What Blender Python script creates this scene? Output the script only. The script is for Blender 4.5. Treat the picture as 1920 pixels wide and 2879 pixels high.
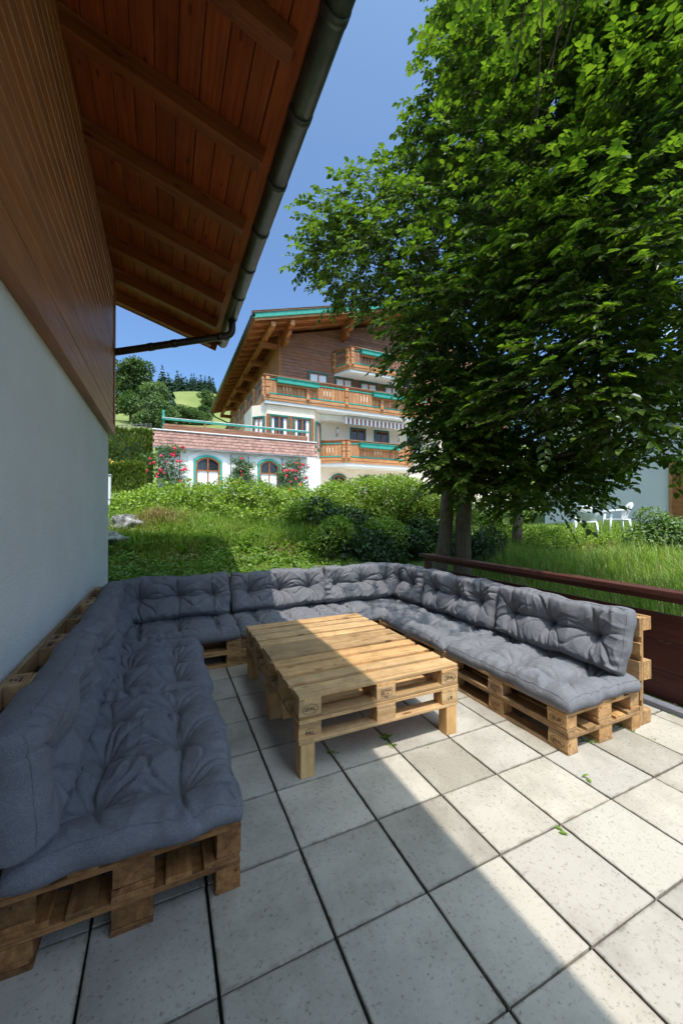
import bpy, bmesh, math, random
import numpy as np
from mathutils import Vector, Matrix, Euler

# ------------------------------------------------------------------ scene, camera, light
for o in list(bpy.data.objects):
    bpy.data.objects.remove(o)
scene = bpy.context.scene
COL = scene.collection
R = math.radians
random.seed(7)
RNG = np.random.default_rng(7)

YAW, PITCH, CAMH = 0.432342, 0.0071267, 1.568
cam = bpy.data.cameras.new('camera')
cam.sensor_fit = 'HORIZONTAL'
cam.sensor_width = 24.0
cam.lens = 24.0 * 1079.18 / 1920.0
cam.clip_start = 0.02
cam.clip_end = 3000
camo = bpy.data.objects.new('camera', cam)
COL.objects.link(camo)
camo.location = (0, 0, CAMH)
camo.rotation_euler = (math.pi / 2 + PITCH, 0, -YAW)
scene.camera = camo

SUN = Vector((-0.07, -0.425, 1.0)).normalized()
world = bpy.data.worlds.new('World')
scene.world = world
world.use_nodes = True
wn, wl = world.node_tree.nodes, world.node_tree.links
wn.clear()
sky = wn.new('ShaderNodeTexSky')
sky.sky_type = 'NISHITA'
sky.sun_disc = False
sky.sun_elevation = math.asin(SUN.z)
sky.sun_rotation = math.atan2(SUN.x, SUN.y)
sky.altitude = 900
sky.air_density = 0.65
sky.dust_density = 9.0
sky.ozone_density = 4.0
tc = wn.new('ShaderNodeTexCoord')
mp = wn.new('ShaderNodeMapping')
mp.inputs['Scale'].default_value = (2.2, 2.2, 5.0)
mp.inputs['Location'].default_value = (0.35, 0.1, 0.6)
nz = wn.new('ShaderNodeTexNoise')
nz.inputs['Scale'].default_value = 1.6
nz.inputs['Detail'].default_value = 9
nz.inputs['Roughness'].default_value = 0.6
rp = wn.new('ShaderNodeValToRGB')
rp.color_ramp.elements[0].position = 0.67
rp.color_ramp.elements[1].position = 0.9
mx = wn.new('ShaderNodeMixRGB')
mx.inputs['Color2'].default_value = (7.5, 7.7, 8.0, 1)
bg = wn.new('ShaderNodeBackground')
bg.inputs['Strength'].default_value = 0.15
wo = wn.new('ShaderNodeOutputWorld')
wl.new(tc.outputs['Generated'], mp.inputs['Vector'])
wl.new(mp.outputs['Vector'], nz.inputs['Vector'])
wl.new(nz.outputs['Fac'], rp.inputs['Fac'])
wl.new(rp.outputs['Color'], mx.inputs['Fac'])
wl.new(sky.outputs['Color'], mx.inputs['Color1'])
tint = wn.new('ShaderNodeMixRGB')
tint.blend_type = 'MULTIPLY'
tint.inputs['Fac'].default_value = 1.0
tint.inputs['Color2'].default_value = (0.70, 0.92, 1.0, 1)      # clear mountain air
wl.new(mx.outputs['Color'], tint.inputs['Color1'])
wl.new(tint.outputs['Color'], bg.inputs['Color'])
wl.new(bg.outputs['Background'], wo.inputs['Surface'])

sl = bpy.data.lights.new('sun', 'SUN')
sl.energy = 2.0
sl.angle = R(0.53)
sl.color = (1.0, 0.955, 0.89)
so = bpy.data.objects.new('sun', sl)
COL.objects.link(so)
so.location = (0, -10, 30)
so.rotation_euler = (-SUN).to_track_quat('-Z', 'Y').to_euler()

scene.view_settings.view_transform = 'Standard'
scene.view_settings.look = 'None'
scene.view_settings.exposure = 1.25
scene.view_settings.gamma = 1.0
scene.view_settings.use_curve_mapping = False
scene.cycles.max_bounces = 8
scene.cycles.diffuse_bounces = 5
scene.cycles.transparent_max_bounces = 8

# ------------------------------------------------------------------ materials
MATS = {}


def new_mat(name):
    m = bpy.data.materials.new(name)
    m.use_nodes = True
    MATS[name] = m
    nt = m.node_tree
    return m, nt.nodes, nt.links, nt.nodes['Principled BSDF']


def ramp(n, stops):
    r = n.new('ShaderNodeValToRGB')
    e = r.color_ramp.elements
    while len(e) < len(stops):
        e.new(0.5)
    for k, (p, c) in enumerate(stops):
        e[k].position = p
        e[k].color = (c[0], c[1], c[2], 1)
    return r


def texco(n, l, scale=(1, 1, 1), jitter=0.0, kind='Object'):
    t = n.new('ShaderNodeTexCoord')
    m = n.new('ShaderNodeMapping')
    m.inputs['Scale'].default_value = scale
    l.new(t.outputs[kind], m.inputs['Vector'])
    if jitter:
        oi = n.new('ShaderNodeObjectInfo')
        mu = n.new('ShaderNodeVectorMath')
        mu.operation = 'SCALE'
        mu.inputs[0].default_value = (jitter, jitter * 1.7, jitter * 0.6)
        l.new(oi.outputs['Random'], mu.inputs['Scale'])
        l.new(mu.outputs[0], m.inputs['Location'])
    return m


def noise(n, l, vec, scale, detail=4, rough=0.55):
    t = n.new('ShaderNodeTexNoise')
    t.inputs['Scale'].default_value = scale
    t.inputs['Detail'].default_value = detail
    t.inputs['Roughness'].default_value = rough
    l.new(vec.outputs[0], t.inputs['Vector'])
    return t


def bump(n, l, b, src, strength=0.3, dist=0.01):
    bp = n.new('ShaderNodeBump')
    bp.inputs['Strength'].default_value = strength
    bp.inputs['Distance'].default_value = dist
    l.new(src, bp.inputs['Height'])
    l.new(bp.outputs['Normal'], b.inputs['Normal'])
    return bp


def mixc(n, l, fac, a, b, mode='MIX'):
    m = n.new('ShaderNodeMixRGB')
    m.blend_type = mode
    for sock, v in ((m.inputs['Fac'], fac), (m.inputs['Color1'], a), (m.inputs['Color2'], b)):
        if isinstance(v, (int, float)):
            sock.default_value = v
        elif isinstance(v, (tuple, list)):
            sock.default_value = (v[0], v[1], v[2], 1)
        else:
            l.new(v, sock)
    return m.outputs['Color']


def plain(name, col, rough=0.6, var=0.15, scale=8, bmp=0.0, spec=0.4, metal=0.0, jit=0.0, objvar=0.0):
    m, n, l, b = new_mat(name)
    v = texco(n, l, jitter=jit)
    t = noise(n, l, v, scale, 5)
    lo = tuple(c * (1 - var) for c in col)
    hi = tuple(min(1, c * (1 + var)) for c in col)
    r = ramp(n, [(0.3, lo), (0.7, hi)])
    l.new(t.outputs['Fac'], r.inputs['Fac'])
    out = r.outputs['Color']
    if objvar:
        oi = n.new('ShaderNodeObjectInfo')
        r2 = ramp(n, [(0, (1 - objvar,) * 3), (1, (1, 1, 1))])
        l.new(oi.outputs['Random'], r2.inputs['Fac'])
        out = mixc(n, l, 1.0, out, r2.outputs['Color'], 'MULTIPLY')
    l.new(out, b.inputs['Base Color'])
    b.inputs['Roughness'].default_value = rough
    b.inputs['Specular IOR Level'].default_value = spec
    b.inputs['Metallic'].default_value = metal
    if bmp:
        bump(n, l, b, t.outputs['Fac'], bmp, 0.01)
    return m


def wood(name, dark, mid, light, rough=0.65, grain=28, objvar=0.35, axis='X', spec=0.3, knots=True, stain=0.0, bmp=0.25, chips=0.0):
    """sawn wood with the grain along the local axis of every board"""
    m, n, l, b = new_mat(name)
    s = {'X': (0.9, grain, grain), 'Y': (grain, 0.9, grain), 'Z': (grain, grain, 0.9)}[axis]
    v = texco(n, l, s, jitter=37.0)
    t = noise(n, l, v, 1.6, 6, 0.62)
    r = ramp(n, [(0.25, dark), (0.48, mid), (0.75, light)])
    l.new(t.outputs['Fac'], r.inputs['Fac'])
    out = r.outputs['Color']
    v2 = texco(n, l, (2.2, 5, 5) if axis == 'X' else (5, 2.2, 5), jitter=21.0)
    t2 = noise(n, l, v2, 1.3, 3)
    r2 = ramp(n, [(0.3, (0.72, 0.70, 0.68)), (0.65, (1.05, 1.03, 1.0))])
    l.new(t2.outputs['Fac'], r2.inputs['Fac'])
    out = mixc(n, l, 0.85, out, r2.outputs['Color'], 'MULTIPLY')
    if knots:
        v3 = texco(n, l, (3.0, 9, 9) if axis == 'X' else (9, 3.0, 9), jitter=11.0)
        vo = n.new('ShaderNodeTexVoronoi')
        vo.inputs['Scale'].default_value = 1.15
        l.new(v3.outputs[0], vo.inputs['Vector'])
        r3 = ramp(n, [(0.09, (0.28, 0.16, 0.08)), (0.17, (1, 1, 1))])
        l.new(vo.outputs['Distance'], r3.inputs['Fac'])
        out = mixc(n, l, 0.75, out, r3.outputs['Color'], 'MULTIPLY')
    if stain:
        v9 = texco(n, l, (1, 1, 1), jitter=17.0)
        vn = n.new('ShaderNodeTexVoronoi')
        vn.inputs['Scale'].default_value = 11
        l.new(v9.outputs[0], vn.inputs['Vector'])
        rn = ramp(n, [(0.045, (0.16, 0.10, 0.07)), (0.075, (1, 1, 1))])
        l.new(vn.outputs['Distance'], rn.inputs['Fac'])
        out = mixc(n, l, 0.8, out, rn.outputs['Color'], 'MULTIPLY')
        v4 = texco(n, l, (1, 1, 1), jitter=5.0)
        t4 = noise(n, l, v4, 9, 6, 0.7)
        r4 = ramp(n, [(0.36, (0.30, 0.26, 0.22)), (0.55, (1, 1, 1))])
        l.new(t4.outputs['Fac'], r4.inputs['Fac'])
        out = mixc(n, l, stain, out, r4.outputs['Color'], 'MULTIPLY')
    if chips:
        v6 = texco(n, l, (1, 0.45, 1.6))
        t6 = noise(n, l, v6, 26, 6, 0.75)
        t7 = noise(n, l, v6, 1.7, 2)
        mm = n.new('ShaderNodeMath'); mm.operation = 'MULTIPLY'
        l.new(t6.outputs['Fac'], mm.inputs[0]); l.new(t7.outputs['Fac'], mm.inputs[1])
        r6 = ramp(n, [(0.36, (0, 0, 0)), (0.40, (chips, chips, chips))])
        l.new(mm.outputs[0], r6.inputs['Fac'])
        out = mixc(n, l, r6.outputs['Color'], out, (0.42, 0.30, 0.22))
    oi = n.new('ShaderNodeObjectInfo')
    r5 = ramp(n, [(0, (1 - objvar, (1 - objvar) * 0.95, (1 - objvar) * 0.88)), (0.35, (1 - objvar * .3, (1 - objvar * .3) * 0.99, (1 - objvar * .3) * 1.02)), (0.65, (1, 0.98, 0.95)), (1, (1.0, 0.88, 0.74))])
    l.new(oi.outputs['Random'], r5.inputs['Fac'])
    out = mixc(n, l, 1.0, out, r5.outputs['Color'], 'MULTIPLY')
    l.new(out, b.inputs['Base Color'])
    b.inputs['Roughness'].default_value = rough
    b.inputs['Specular IOR Level'].default_value = spec
    bump(n, l, b, t.outputs['Fac'], bmp, 0.003)
    return m


def leafmat(name, dark, light, rough=0.42, trans=0.35, spec=0.5):
    m, n, l, b = new_mat(name)
    g = n.new('ShaderNodeNewGeometry')
    r = ramp(n, [(0.0, dark), (1.0, light)])
    l.new(g.outputs['Random Per Island'], r.inputs['Fac'])
    l.new(r.outputs['Color'], b.inputs['Base Color'])
    b.inputs['Roughness'].default_value = rough
    b.inputs['Specular IOR Level'].default_value = spec
    tr = n.new('ShaderNodeBsdfTranslucent')
    c2 = mixc(n, l, 1.0, r.outputs['Color'], (1.5, 1.75, 0.55), 'MULTIPLY')
    l.new(c2, tr.inputs['Color'])
    ms = n.new('ShaderNodeMixShader')
    ms.inputs['Fac'].default_value = trans
    l.new(b.outputs['BSDF'], ms.inputs[1])
    l.new(tr.outputs['BSDF'], ms.inputs[2])
    l.new(ms.outputs['Shader'], n['Material Output'].inputs['Surface'])
    return m


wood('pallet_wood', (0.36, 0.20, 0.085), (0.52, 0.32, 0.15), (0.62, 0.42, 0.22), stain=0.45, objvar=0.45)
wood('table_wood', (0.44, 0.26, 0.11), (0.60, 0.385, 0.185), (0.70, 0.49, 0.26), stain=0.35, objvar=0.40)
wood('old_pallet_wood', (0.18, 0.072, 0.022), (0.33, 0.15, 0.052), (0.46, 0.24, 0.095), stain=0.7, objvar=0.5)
wood('leg_wood', (0.50, 0.30, 0.12), (0.62, 0.39, 0.17), (0.68, 0.45, 0.22), axis='Z', objvar=0.1, knots=False)
wood('soffit_wood', (0.20, 0.043, 0.010), (0.35, 0.082, 0.018), (0.47, 0.13, 0.034), axis='Y', objvar=0.3, rough=0.5)
wood('rafter_wood', (0.17, 0.044, 0.013), (0.28, 0.080, 0.025), (0.37, 0.12, 0.042), axis='X', objvar=0.2, rough=0.5)
wood('cladding_wood', (0.27, 0.09, 0.03), (0.38, 0.14, 0.05), (0.47, 0.195, 0.08), axis='Y', objvar=0.18, rough=0.42, spec=0.5, knots=False, grain=16)
wood('rail_wood', (0.055, 0.018, 0.013), (0.088, 0.029, 0.020), (0.125, 0.044, 0.030), axis='Y', objvar=0.1, rough=0.5, knots=False, chips=0.5)
wood('chalet_beam', (0.32, 0.11, 0.038), (0.47, 0.175, 0.06), (0.57, 0.245, 0.095), axis='Y', objvar=0.2, rough=0.55, knots=False, grain=9)
wood('chalet_rafter', (0.30, 0.10, 0.033), (0.45, 0.165, 0.057), (0.55, 0.23, 0.09), axis='X', objvar=0.2, rough=0.55, knots=False, grain=9)
wood('chalet_plank', (0.40, 0.18, 0.08), (0.53, 0.255, 0.115), (0.61, 0.32, 0.16), axis='Z', objvar=0.25, rough=0.55, knots=False, grain=9)
wood('chalet_grey_plank', (0.24, 0.11, 0.065), (0.34, 0.165, 0.10), (0.42, 0.23, 0.155), axis='X', objvar=0.2, rough=0.6, knots=False, grain=7)
wood('chalet_trim', (0.40, 0.18, 0.075), (0.55, 0.27, 0.12), (0.64, 0.35, 0.175), axis='X', objvar=0.15, rough=0.55, knots=False, grain=9)
wood('window_wood', (0.26, 0.085, 0.032), (0.36, 0.13, 0.05), (0.42, 0.17, 0.07), axis='Z', objvar=0.1, rough=0.45, knots=False, grain=9)
plain('teal_paint', (0.04, 0.31, 0.235), 0.45, 0.18, 5)
plain('dark_teal_paint', (0.025, 0.15, 0.12), 0.5, 0.2, 5)
plain('cream_plaster', (0.86, 0.73, 0.57), 0.9, 0.05, 1.5, 0.1)
plain('white_plaster', (0.84, 0.83, 0.80), 0.9, 0.04, 1.5, 0.1)
plain('metal_gutter', (0.058, 0.062, 0.05), 0.38, 0.4, 9, 0.05, 0.5, 0.35)
plain('metal_dark', (0.04, 0.026, 0.02), 0.35, 0.35, 14, 0.04, 0.5, 0.2)
plain('metal_grey', (0.36, 0.36, 0.37), 0.45, 0.15, 6, 0.0, 0.5, 0.5)
plain('ink', (0.035, 0.022, 0.014), 0.8, 0.4, 60)
plain('curtain', (0.80, 0.81, 0.83), 0.9, 0.12, 14)
plain('rope_thread', (0.05, 0.055, 0.065), 0.9, 0.2, 40)
plain('plastic_white', (0.80, 0.81, 0.82), 0.35, 0.03, 4)
plain('petal_red', (0.62, 0.02, 0.055), 0.5, 0.3, 30)
plain('petal_yellow', (0.75, 0.42, 0.03), 0.6, 0.3, 3)
plain('joint_dark', (0.012, 0.010, 0.009), 0.95, 0.4, 20, 0.3)
plain('soil', (0.11, 0.085, 0.05), 0.95, 0.4, 5, 0.4)
plain('edging_black', (0.025, 0.025, 0.028), 0.55, 0.3, 8)
plain('edging_grey', (0.17, 0.17, 0.19), 0.6, 0.2, 8)
plain('awning_red', (0.30, 0.12, 0.10), 0.8, 0.1, 8)
plain('shingle', (0.40, 0.225, 0.18), 0.85, 0.35, 3, 0.3, jit=9.0, objvar=0.28)
plain('slate', (0.12, 0.11, 0.10), 0.8, 0.3, 3, 0.3)
plain('slab_plain', (0.50, 0.48, 0.44), 0.9, 0.12, 2)
plain('grey_fence', (0.22, 0.20, 0.18), 0.9, 0.2, 3)

# glass that shows a dim room and reflects the sky
m, n, l, b = new_mat('window_glass')
b.inputs['Base Color'].default_value = (0.025, 0.03, 0.035, 1)
b.inputs['Roughness'].default_value = 0.04
b.inputs['Specular IOR Level'].default_value = 0.7

# rough white render on the near house
m, n, l, b = new_mat('house_plaster')
v = texco(n, l)
t = noise(n, l, v, 48, 7, 0.7)
t2 = noise(n, l, v, 1.3, 6, 0.65)
r = ramp(n, [(0.3, (0.79, 0.77, 0.74)), (0.7, (0.88, 0.86, 0.83))])
l.new(t2.outputs['Fac'], r.inputs['Fac'])
l.new(r.outputs['Color'], b.inputs['Base Color'])
b.inputs['Roughness'].default_value = 0.92
bump(n, l, b, t.outputs['Fac'], 0.9, 0.02)

# concrete paving slabs
m, n, l, b = new_mat('slab_concrete')
v = texco(n, l, jitter=63.0)
t = noise(n, l, v, 2.6, 6, 0.6)
r = ramp(n, [(0.28, (0.42, 0.382, 0.325)), (0.5, (0.495, 0.45, 0.385)), (0.75, (0.53, 0.485, 0.415))])
l.new(t.outputs['Fac'], r.inputs['Fac'])
t2 = noise(n, l, v, 62, 5, 0.75)
r2 = ramp(n, [(0.32, (0.30, 0.27, 0.24)), (0.44, (1, 1, 1))])
l.new(t2.outputs['Fac'], r2.inputs['Fac'])
t8 = noise(n, l, v, 0.9, 7, 0.68)
r8 = ramp(n, [(0.38, (0.58, 0.56, 0.53)), (0.58, (1, 1, 1))])
l.new(t8.outputs['Fac'], r8.inputs['Fac'])
out = mixc(n, l, 0.75, r.outputs['Color'], r2.outputs['Color'], 'MULTIPLY')
out = mixc(n, l, 0.8, out, r8.outputs['Color'], 'MULTIPLY')
vo = n.new('ShaderNodeTexVoronoi')
vo.inputs['Scale'].default_value = 9
vo.inputs['Randomness'].default_value = 1.0
l.new(v.outputs[0], vo.inputs['Vector'])
r4 = ramp(n, [(0.03, (0.28, 0.25, 0.21)), (0.055, (1, 1, 1))])
l.new(vo.outputs['Distance'], r4.inputs['Fac'])
t5 = noise(n, l, v, 3.1, 2)
r6 = ramp(n, [(0.55, (0, 0, 0)), (0.62, (1, 1, 1))])
l.new(t5.outputs['Fac'], r6.inputs['Fac'])
spots = mixc(n, l, r6.outputs['Color'], (1, 1, 1), r4.outputs['Color'])
out = mixc(n, l, 0.8, out, spots, 'MULTIPLY')
# dirt creeping in from the joints (generated coords run 0..1 over each slab)
tg = n.new('ShaderNodeTexCoord')
sx = n.new('ShaderNodeSeparateXYZ')
l.new(tg.outputs['Generated'], sx.inputs[0])


def edge(sock):
    a = n.new('ShaderNodeMath'); a.operation = 'SUBTRACT'; a.inputs[1].default_value = 0.5
    l.new(sock, a.inputs[0])
    c = n.new('ShaderNodeMath'); c.operation = 'ABSOLUTE'
    l.new(a.outputs[0], c.inputs[0])
    return c.outputs[0]


mxm = n.new('ShaderNodeMath'); mxm.operation = 'MAXIMUM'
l.new(edge(sx.outputs['X']), mxm.inputs[0])
l.new(edge(sx.outputs['Y']), mxm.inputs[1])
t3 = noise(n, l, v, 14, 5, 0.7)
ad = n.new('ShaderNodeMath'); ad.operation = 'MULTIPLY_ADD'
ad.inputs[1].default_value = 0.10
l.new(t3.outputs['Fac'], ad.inputs[0])
l.new(mxm.outputs[0], ad.inputs[2])
r3 = ramp(n, [(0.525, (1, 1, 1)), (0.565, (0.30, 0.27, 0.22))])
l.new(ad.outputs[0], r3.inputs['Fac'])
out = mixc(n, l, 0.8, out, r3.outputs['Color'], 'MULTIPLY')
oi = n.new('ShaderNodeObjectInfo')
ro = ramp(n, [(0, (0.80, 0.80, 0.80)), (0.5, (0.93, 0.925, 0.90)), (1, (1.02, 1.0, 0.97))])
l.new(oi.outputs['Random'], ro.inputs['Fac'])
out = mixc(n, l, 1.0, out, ro.outputs['Color'], 'MULTIPLY')
l.new(out, b.inputs['Base Color'])
b.inputs['Roughness'].default_value = 0.8
b.inputs['Specular IOR Level'].default_value = 0.3
bump(n, l, b, t2.outputs['Fac'], 0.25, 0.004)

# heathered cushion fabric
m, n, l, b = new_mat('cushion_fabric')
v = texco(n, l, (260, 900, 500), jitter=3)
t = noise(n, l, v, 1, 3, 0.7)
v2 = texco(n, l, (900, 240, 500), jitter=3)
t2 = noise(n, l, v2, 1, 3, 0.7)
ma = n.new('ShaderNodeMath'); ma.operation = 'ADD'
l.new(t.outputs['Fac'], ma.inputs[0]); l.new(t2.outputs['Fac'], ma.inputs[1])
md = n.new('ShaderNodeMath'); md.operation = 'MULTIPLY'; md.inputs[1].default_value = 0.5
l.new(ma.outputs[0], md.inputs[0])
r = ramp(n, [(0.35, (0.078, 0.077, 0.085)), (0.5, (0.155, 0.151, 0.163)), (0.66, (0.31, 0.302, 0.315))])
l.new(md.outputs[0], r.inputs['Fac'])
v3 = texco(n, l, (3, 3, 3), jitter=3)
t3 = noise(n, l, v3, 3.0, 9, 0.75)
r3 = ramp(n, [(0.3, (0.80, 0.80, 0.80)), (0.7, (1.10, 1.10, 1.10))])
l.new(t3.outputs['Fac'], r3.inputs['Fac'])
l.new(mixc(n, l, 1.0, r.outputs['Color'], r3.outputs['Color'], 'MULTIPLY'), b.inputs['Base Color'])
b.inputs['Roughness'].default_value = 0.9
b.inputs['Specular IOR Level'].default_value = 0.15
b.inputs['Sheen Weight'].default_value = 0.04
b.inputs['Sheen Roughness'].default_value = 0.5
v4 = texco(n, l, (1, 1, 1), jitter=3)
t4 = noise(n, l, v4, 9, 5, 0.55)
t4.inputs['Distortion'].default_value = 1.4
sb_ = n.new('ShaderNodeMath'); sb_.operation = 'SUBTRACT'; sb_.inputs[1].default_value = 0.5
l.new(t4.outputs['Fac'], sb_.inputs[0])
ab_ = n.new('ShaderNodeMath'); ab_.operation = 'ABSOLUTE'
l.new(sb_.outputs[0], ab_.inputs[0])
pw_ = n.new('ShaderNodeMath'); pw_.operation = 'POWER'; pw_.inputs[1].default_value = 0.6
l.new(ab_.outputs[0], pw_.inputs[0])
bump(n, l, b, pw_.outputs[0], 0.30, 0.014)

# bark
m, n, l, b = new_mat('bark')
v = texco(n, l, (9, 9, 2.2))
t = noise(n, l, v, 3, 6, 0.65)
r = ramp(n, [(0.3, (0.085, 0.055, 0.032)), (0.6, (0.17, 0.12, 0.075)), (0.8, (0.26, 0.20, 0.135))])
l.new(t.outputs['Fac'], r.inputs['Fac'])
l.new(r.outputs['Color'], b.inputs['Base Color'])
b.inputs['Roughness'].default_value = 0.9
bump(n, l, b, t.outputs['Fac'], 0.7, 0.02)

# limestone boulders
m, n, l, b = new_mat('limestone')
v = texco(n, l)
t = noise(n, l, v, 7, 8, 0.7)
r = ramp(n, [(0.40, (0.05, 0.05, 0.045)), (0.50, (0.24, 0.235, 0.22)), (0.66, (0.50, 0.49, 0.47))])
l.new(t.outputs['Fac'], r.inputs['Fac'])
l.new(r.outputs['Color'], b.inputs['Base Color'])
b.inputs['Roughness'].default_value = 0.9
bump(n, l, b, t.outputs['Fac'], 0.9, 0.05)

# ground below the grass
m, n, l, b = new_mat('turf')
v = texco(n, l)
t = noise(n, l, v, 1.8, 8, 0.7)
r = ramp(n, [(0.3, (0.045, 0.075, 0.018)), (0.5, (0.075, 0.125, 0.028)), (0.72, (0.13, 0.15, 0.05))])
l.new(t.outputs['Fac'], r.inputs['Fac'])
l.new(r.outputs['Color'], b.inputs['Base Color'])
b.inputs['Roughness'].default_value = 0.95
b.inputs['Specular IOR Level'].default_value = 0.1
bump(n, l, b, t.outputs['Fac'], 0.6, 0.05)
m, n, l, b = new_mat('hill_meadow')
v = texco(n, l)
t = noise(n, l, v, 0.05, 9, 0.7)
r = ramp(n, [(0.3, (0.13, 0.17, 0.045)), (0.55, (0.19, 0.22, 0.07)), (0.72, (0.26, 0.26, 0.10))])
l.new(t.outputs['Fac'], r.inputs['Fac'])
l.new(r.outputs['Color'], b.inputs['Base Color'])
b.inputs['Roughness'].default_value = 0.95
b.inputs['Specular IOR Level'].default_value = 0.1

leafmat('tree_leaf', (0.026, 0.060, 0.010), (0.145, 0.205, 0.027), 0.34, 0.45, 0.6)
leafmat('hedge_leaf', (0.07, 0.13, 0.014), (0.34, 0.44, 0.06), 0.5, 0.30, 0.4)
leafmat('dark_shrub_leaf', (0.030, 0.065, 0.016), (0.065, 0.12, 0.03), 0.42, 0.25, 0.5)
leafmat('thuja_leaf', (0.08, 0.12, 0.018), (0.22, 0.27, 0.05), 0.6, 0.2, 0.3)
leafmat('pale_leaf', (0.10, 0.16, 0.05), (0.20, 0.28, 0.10), 0.5, 0.3, 0.4)
leafmat('far_leaf', (0.045, 0.085, 0.022), (0.105, 0.165, 0.045), 0.6, 0.2, 0.3)
leafmat('willow_leaf', (0.10, 0.155, 0.06), (0.18, 0.24, 0.10), 0.6, 0.2, 0.3)
leafmat('spruce_needle', (0.020, 0.048, 0.028), (0.045, 0.085, 0.045), 0.7, 0.1, 0.2)
leafmat('grass_blade', (0.12, 0.18, 0.02), (0.32, 0.36, 0.07), 0.5, 0.35, 0.35)
leafmat('meadow_blade', (0.12, 0.22, 0.025), (0.37, 0.44, 0.12), 0.5, 0.38, 0.35)
leafmat('dry_grass', (0.24, 0.17, 0.08), (0.42, 0.32, 0.17), 0.7, 0.3, 0.2)
leafmat('weed_leaf', (0.09, 0.17, 0.02), (0.22, 0.33, 0.05), 0.45, 0.35, 0.4)
leafmat('rose_leaf', (0.045, 0.10, 0.025), (0.10, 0.18, 0.05), 0.5, 0.25, 0.4)


# ------------------------------------------------------------------ helpers
def tag(o, label=None, cat=None, group=None, kind=None):
    if label: o['label'] = label
    if cat: o['category'] = cat
    if group: o['group'] = group
    if kind: o['kind'] = kind
    return o


def link(name, me, mat=None, parent=None, loc=(0, 0, 0), rot=(0, 0, 0)):
    o = bpy.data.objects.new(name, me)
    COL.objects.link(o)
    if mat and me is not None and not me.materials:
        me.materials.append(MATS[mat])
    o.location = loc
    o.rotation_euler = rot
    if parent is not None:
        o.parent = parent
    return o


def thing(name, label, cat, loc=(0, 0, 0), rot=(0, 0, 0), group=None):
    o = link(name, None, None, None, loc, rot)
    o.empty_display_size = 0.1
    return tag(o, label, cat, group)


BOXC = {}


def box_mesh(dx, dy, dz, bev=0.0, wob=0.0, var=0, mat=None):
    """bevelled box centred on the origin, cached so alike pieces share data"""
    key = (round(dx, 4), round(dy, 4), round(dz, 4), bev, wob, var, mat)
    if key in BOXC:
        return BOXC[key]
    bm = bmesh.new()
    bmesh.ops.create_cube(bm, size=1.0)
    bmesh.ops.scale(bm, vec=(dx, dy, dz), verts=bm.verts)
    rr = random.Random(hash(key[:6]) & 0xffff)
    if wob:
        for vv in bm.verts:
            vv.co += Vector((rr.uniform(-wob, wob), rr.uniform(-wob, wob), rr.uniform(-wob, wob)))
    if bev:
        bmesh.ops.bevel(bm, geom=list(bm.edges), offset=bev, segments=1, affect='EDGES')
    me = bpy.data.meshes.new('box')
    bm.to_mesh(me)
    bm.free()
    if mat:
        me.materials.append(MATS[mat])
    BOXC[key] = me
    return me


def bx(name, mat, x0, x1, y0, y1, z0, z1, parent=None, bev=0.004, rot=(0, 0, 0), wob=0.0):
    me = box_mesh(abs(x1 - x0), abs(y1 - y0), abs(z1 - z0), bev, wob, 0, mat)
    off = Vector((0, 0, 0)) if parent is None else Vector(parent.location)
    return link(name, me, None, parent, Vector(((x0 + x1) / 2, (y0 + y1) / 2, (z0 + z1) / 2)) - off, rot)


def beam(name, mat, p, q, w, h, parent=None, bev=0.004):
    """box from p to q, its long side on local X"""
    p, q = Vector(p), Vector(q)
    d = q - p
    L = d.length
    me = box_mesh(L, w, h, bev, 0, 0, mat)
    e = d.to_track_quat('X', 'Z').to_euler()
    off = Vector((0, 0, 0)) if parent is None else Vector(parent.location)
    return link(name, me, None, parent, (p + q) / 2 - off, e)


def pymesh(verts, faces, smooth=False):
    me = bpy.data.meshes.new('mesh')
    me.from_pydata([tuple(v) for v in verts], [], faces)
    me.update()
    if smooth:
        me.polygons.foreach_set('use_smooth', [True] * len(me.polygons))
    return me


def np_mesh(V, F, smooth=False, matidx=None):
    """V (n,3), F (m,k) with one k"""
    me = bpy.data.meshes.new('mesh')
    V = np.ascontiguousarray(V, dtype=np.float32)
    F = np.ascontiguousarray(F, dtype=np.int32)
    me.vertices.add(len(V))
    me.vertices.foreach_set('co', V.ravel())
    k = F.shape[1]
    me.loops.add(F.size)
    me.loops.foreach_set('vertex_index', F.ravel())
    me.polygons.add(len(F))
    me.polygons.foreach_set('loop_start', np.arange(0, F.size, k, dtype=np.int32))
    me.polygons.foreach_set('loop_total', np.full(len(F), k, dtype=np.int32))
    if smooth:
        me.polygons.foreach_set('use_smooth', np.ones(len(F), dtype=bool))
    if matidx is not None:
        me.polygons.foreach_set('material_index', np.asarray(matidx, dtype=np.int32))
    me.update()
    me.validate()
    return me


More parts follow.
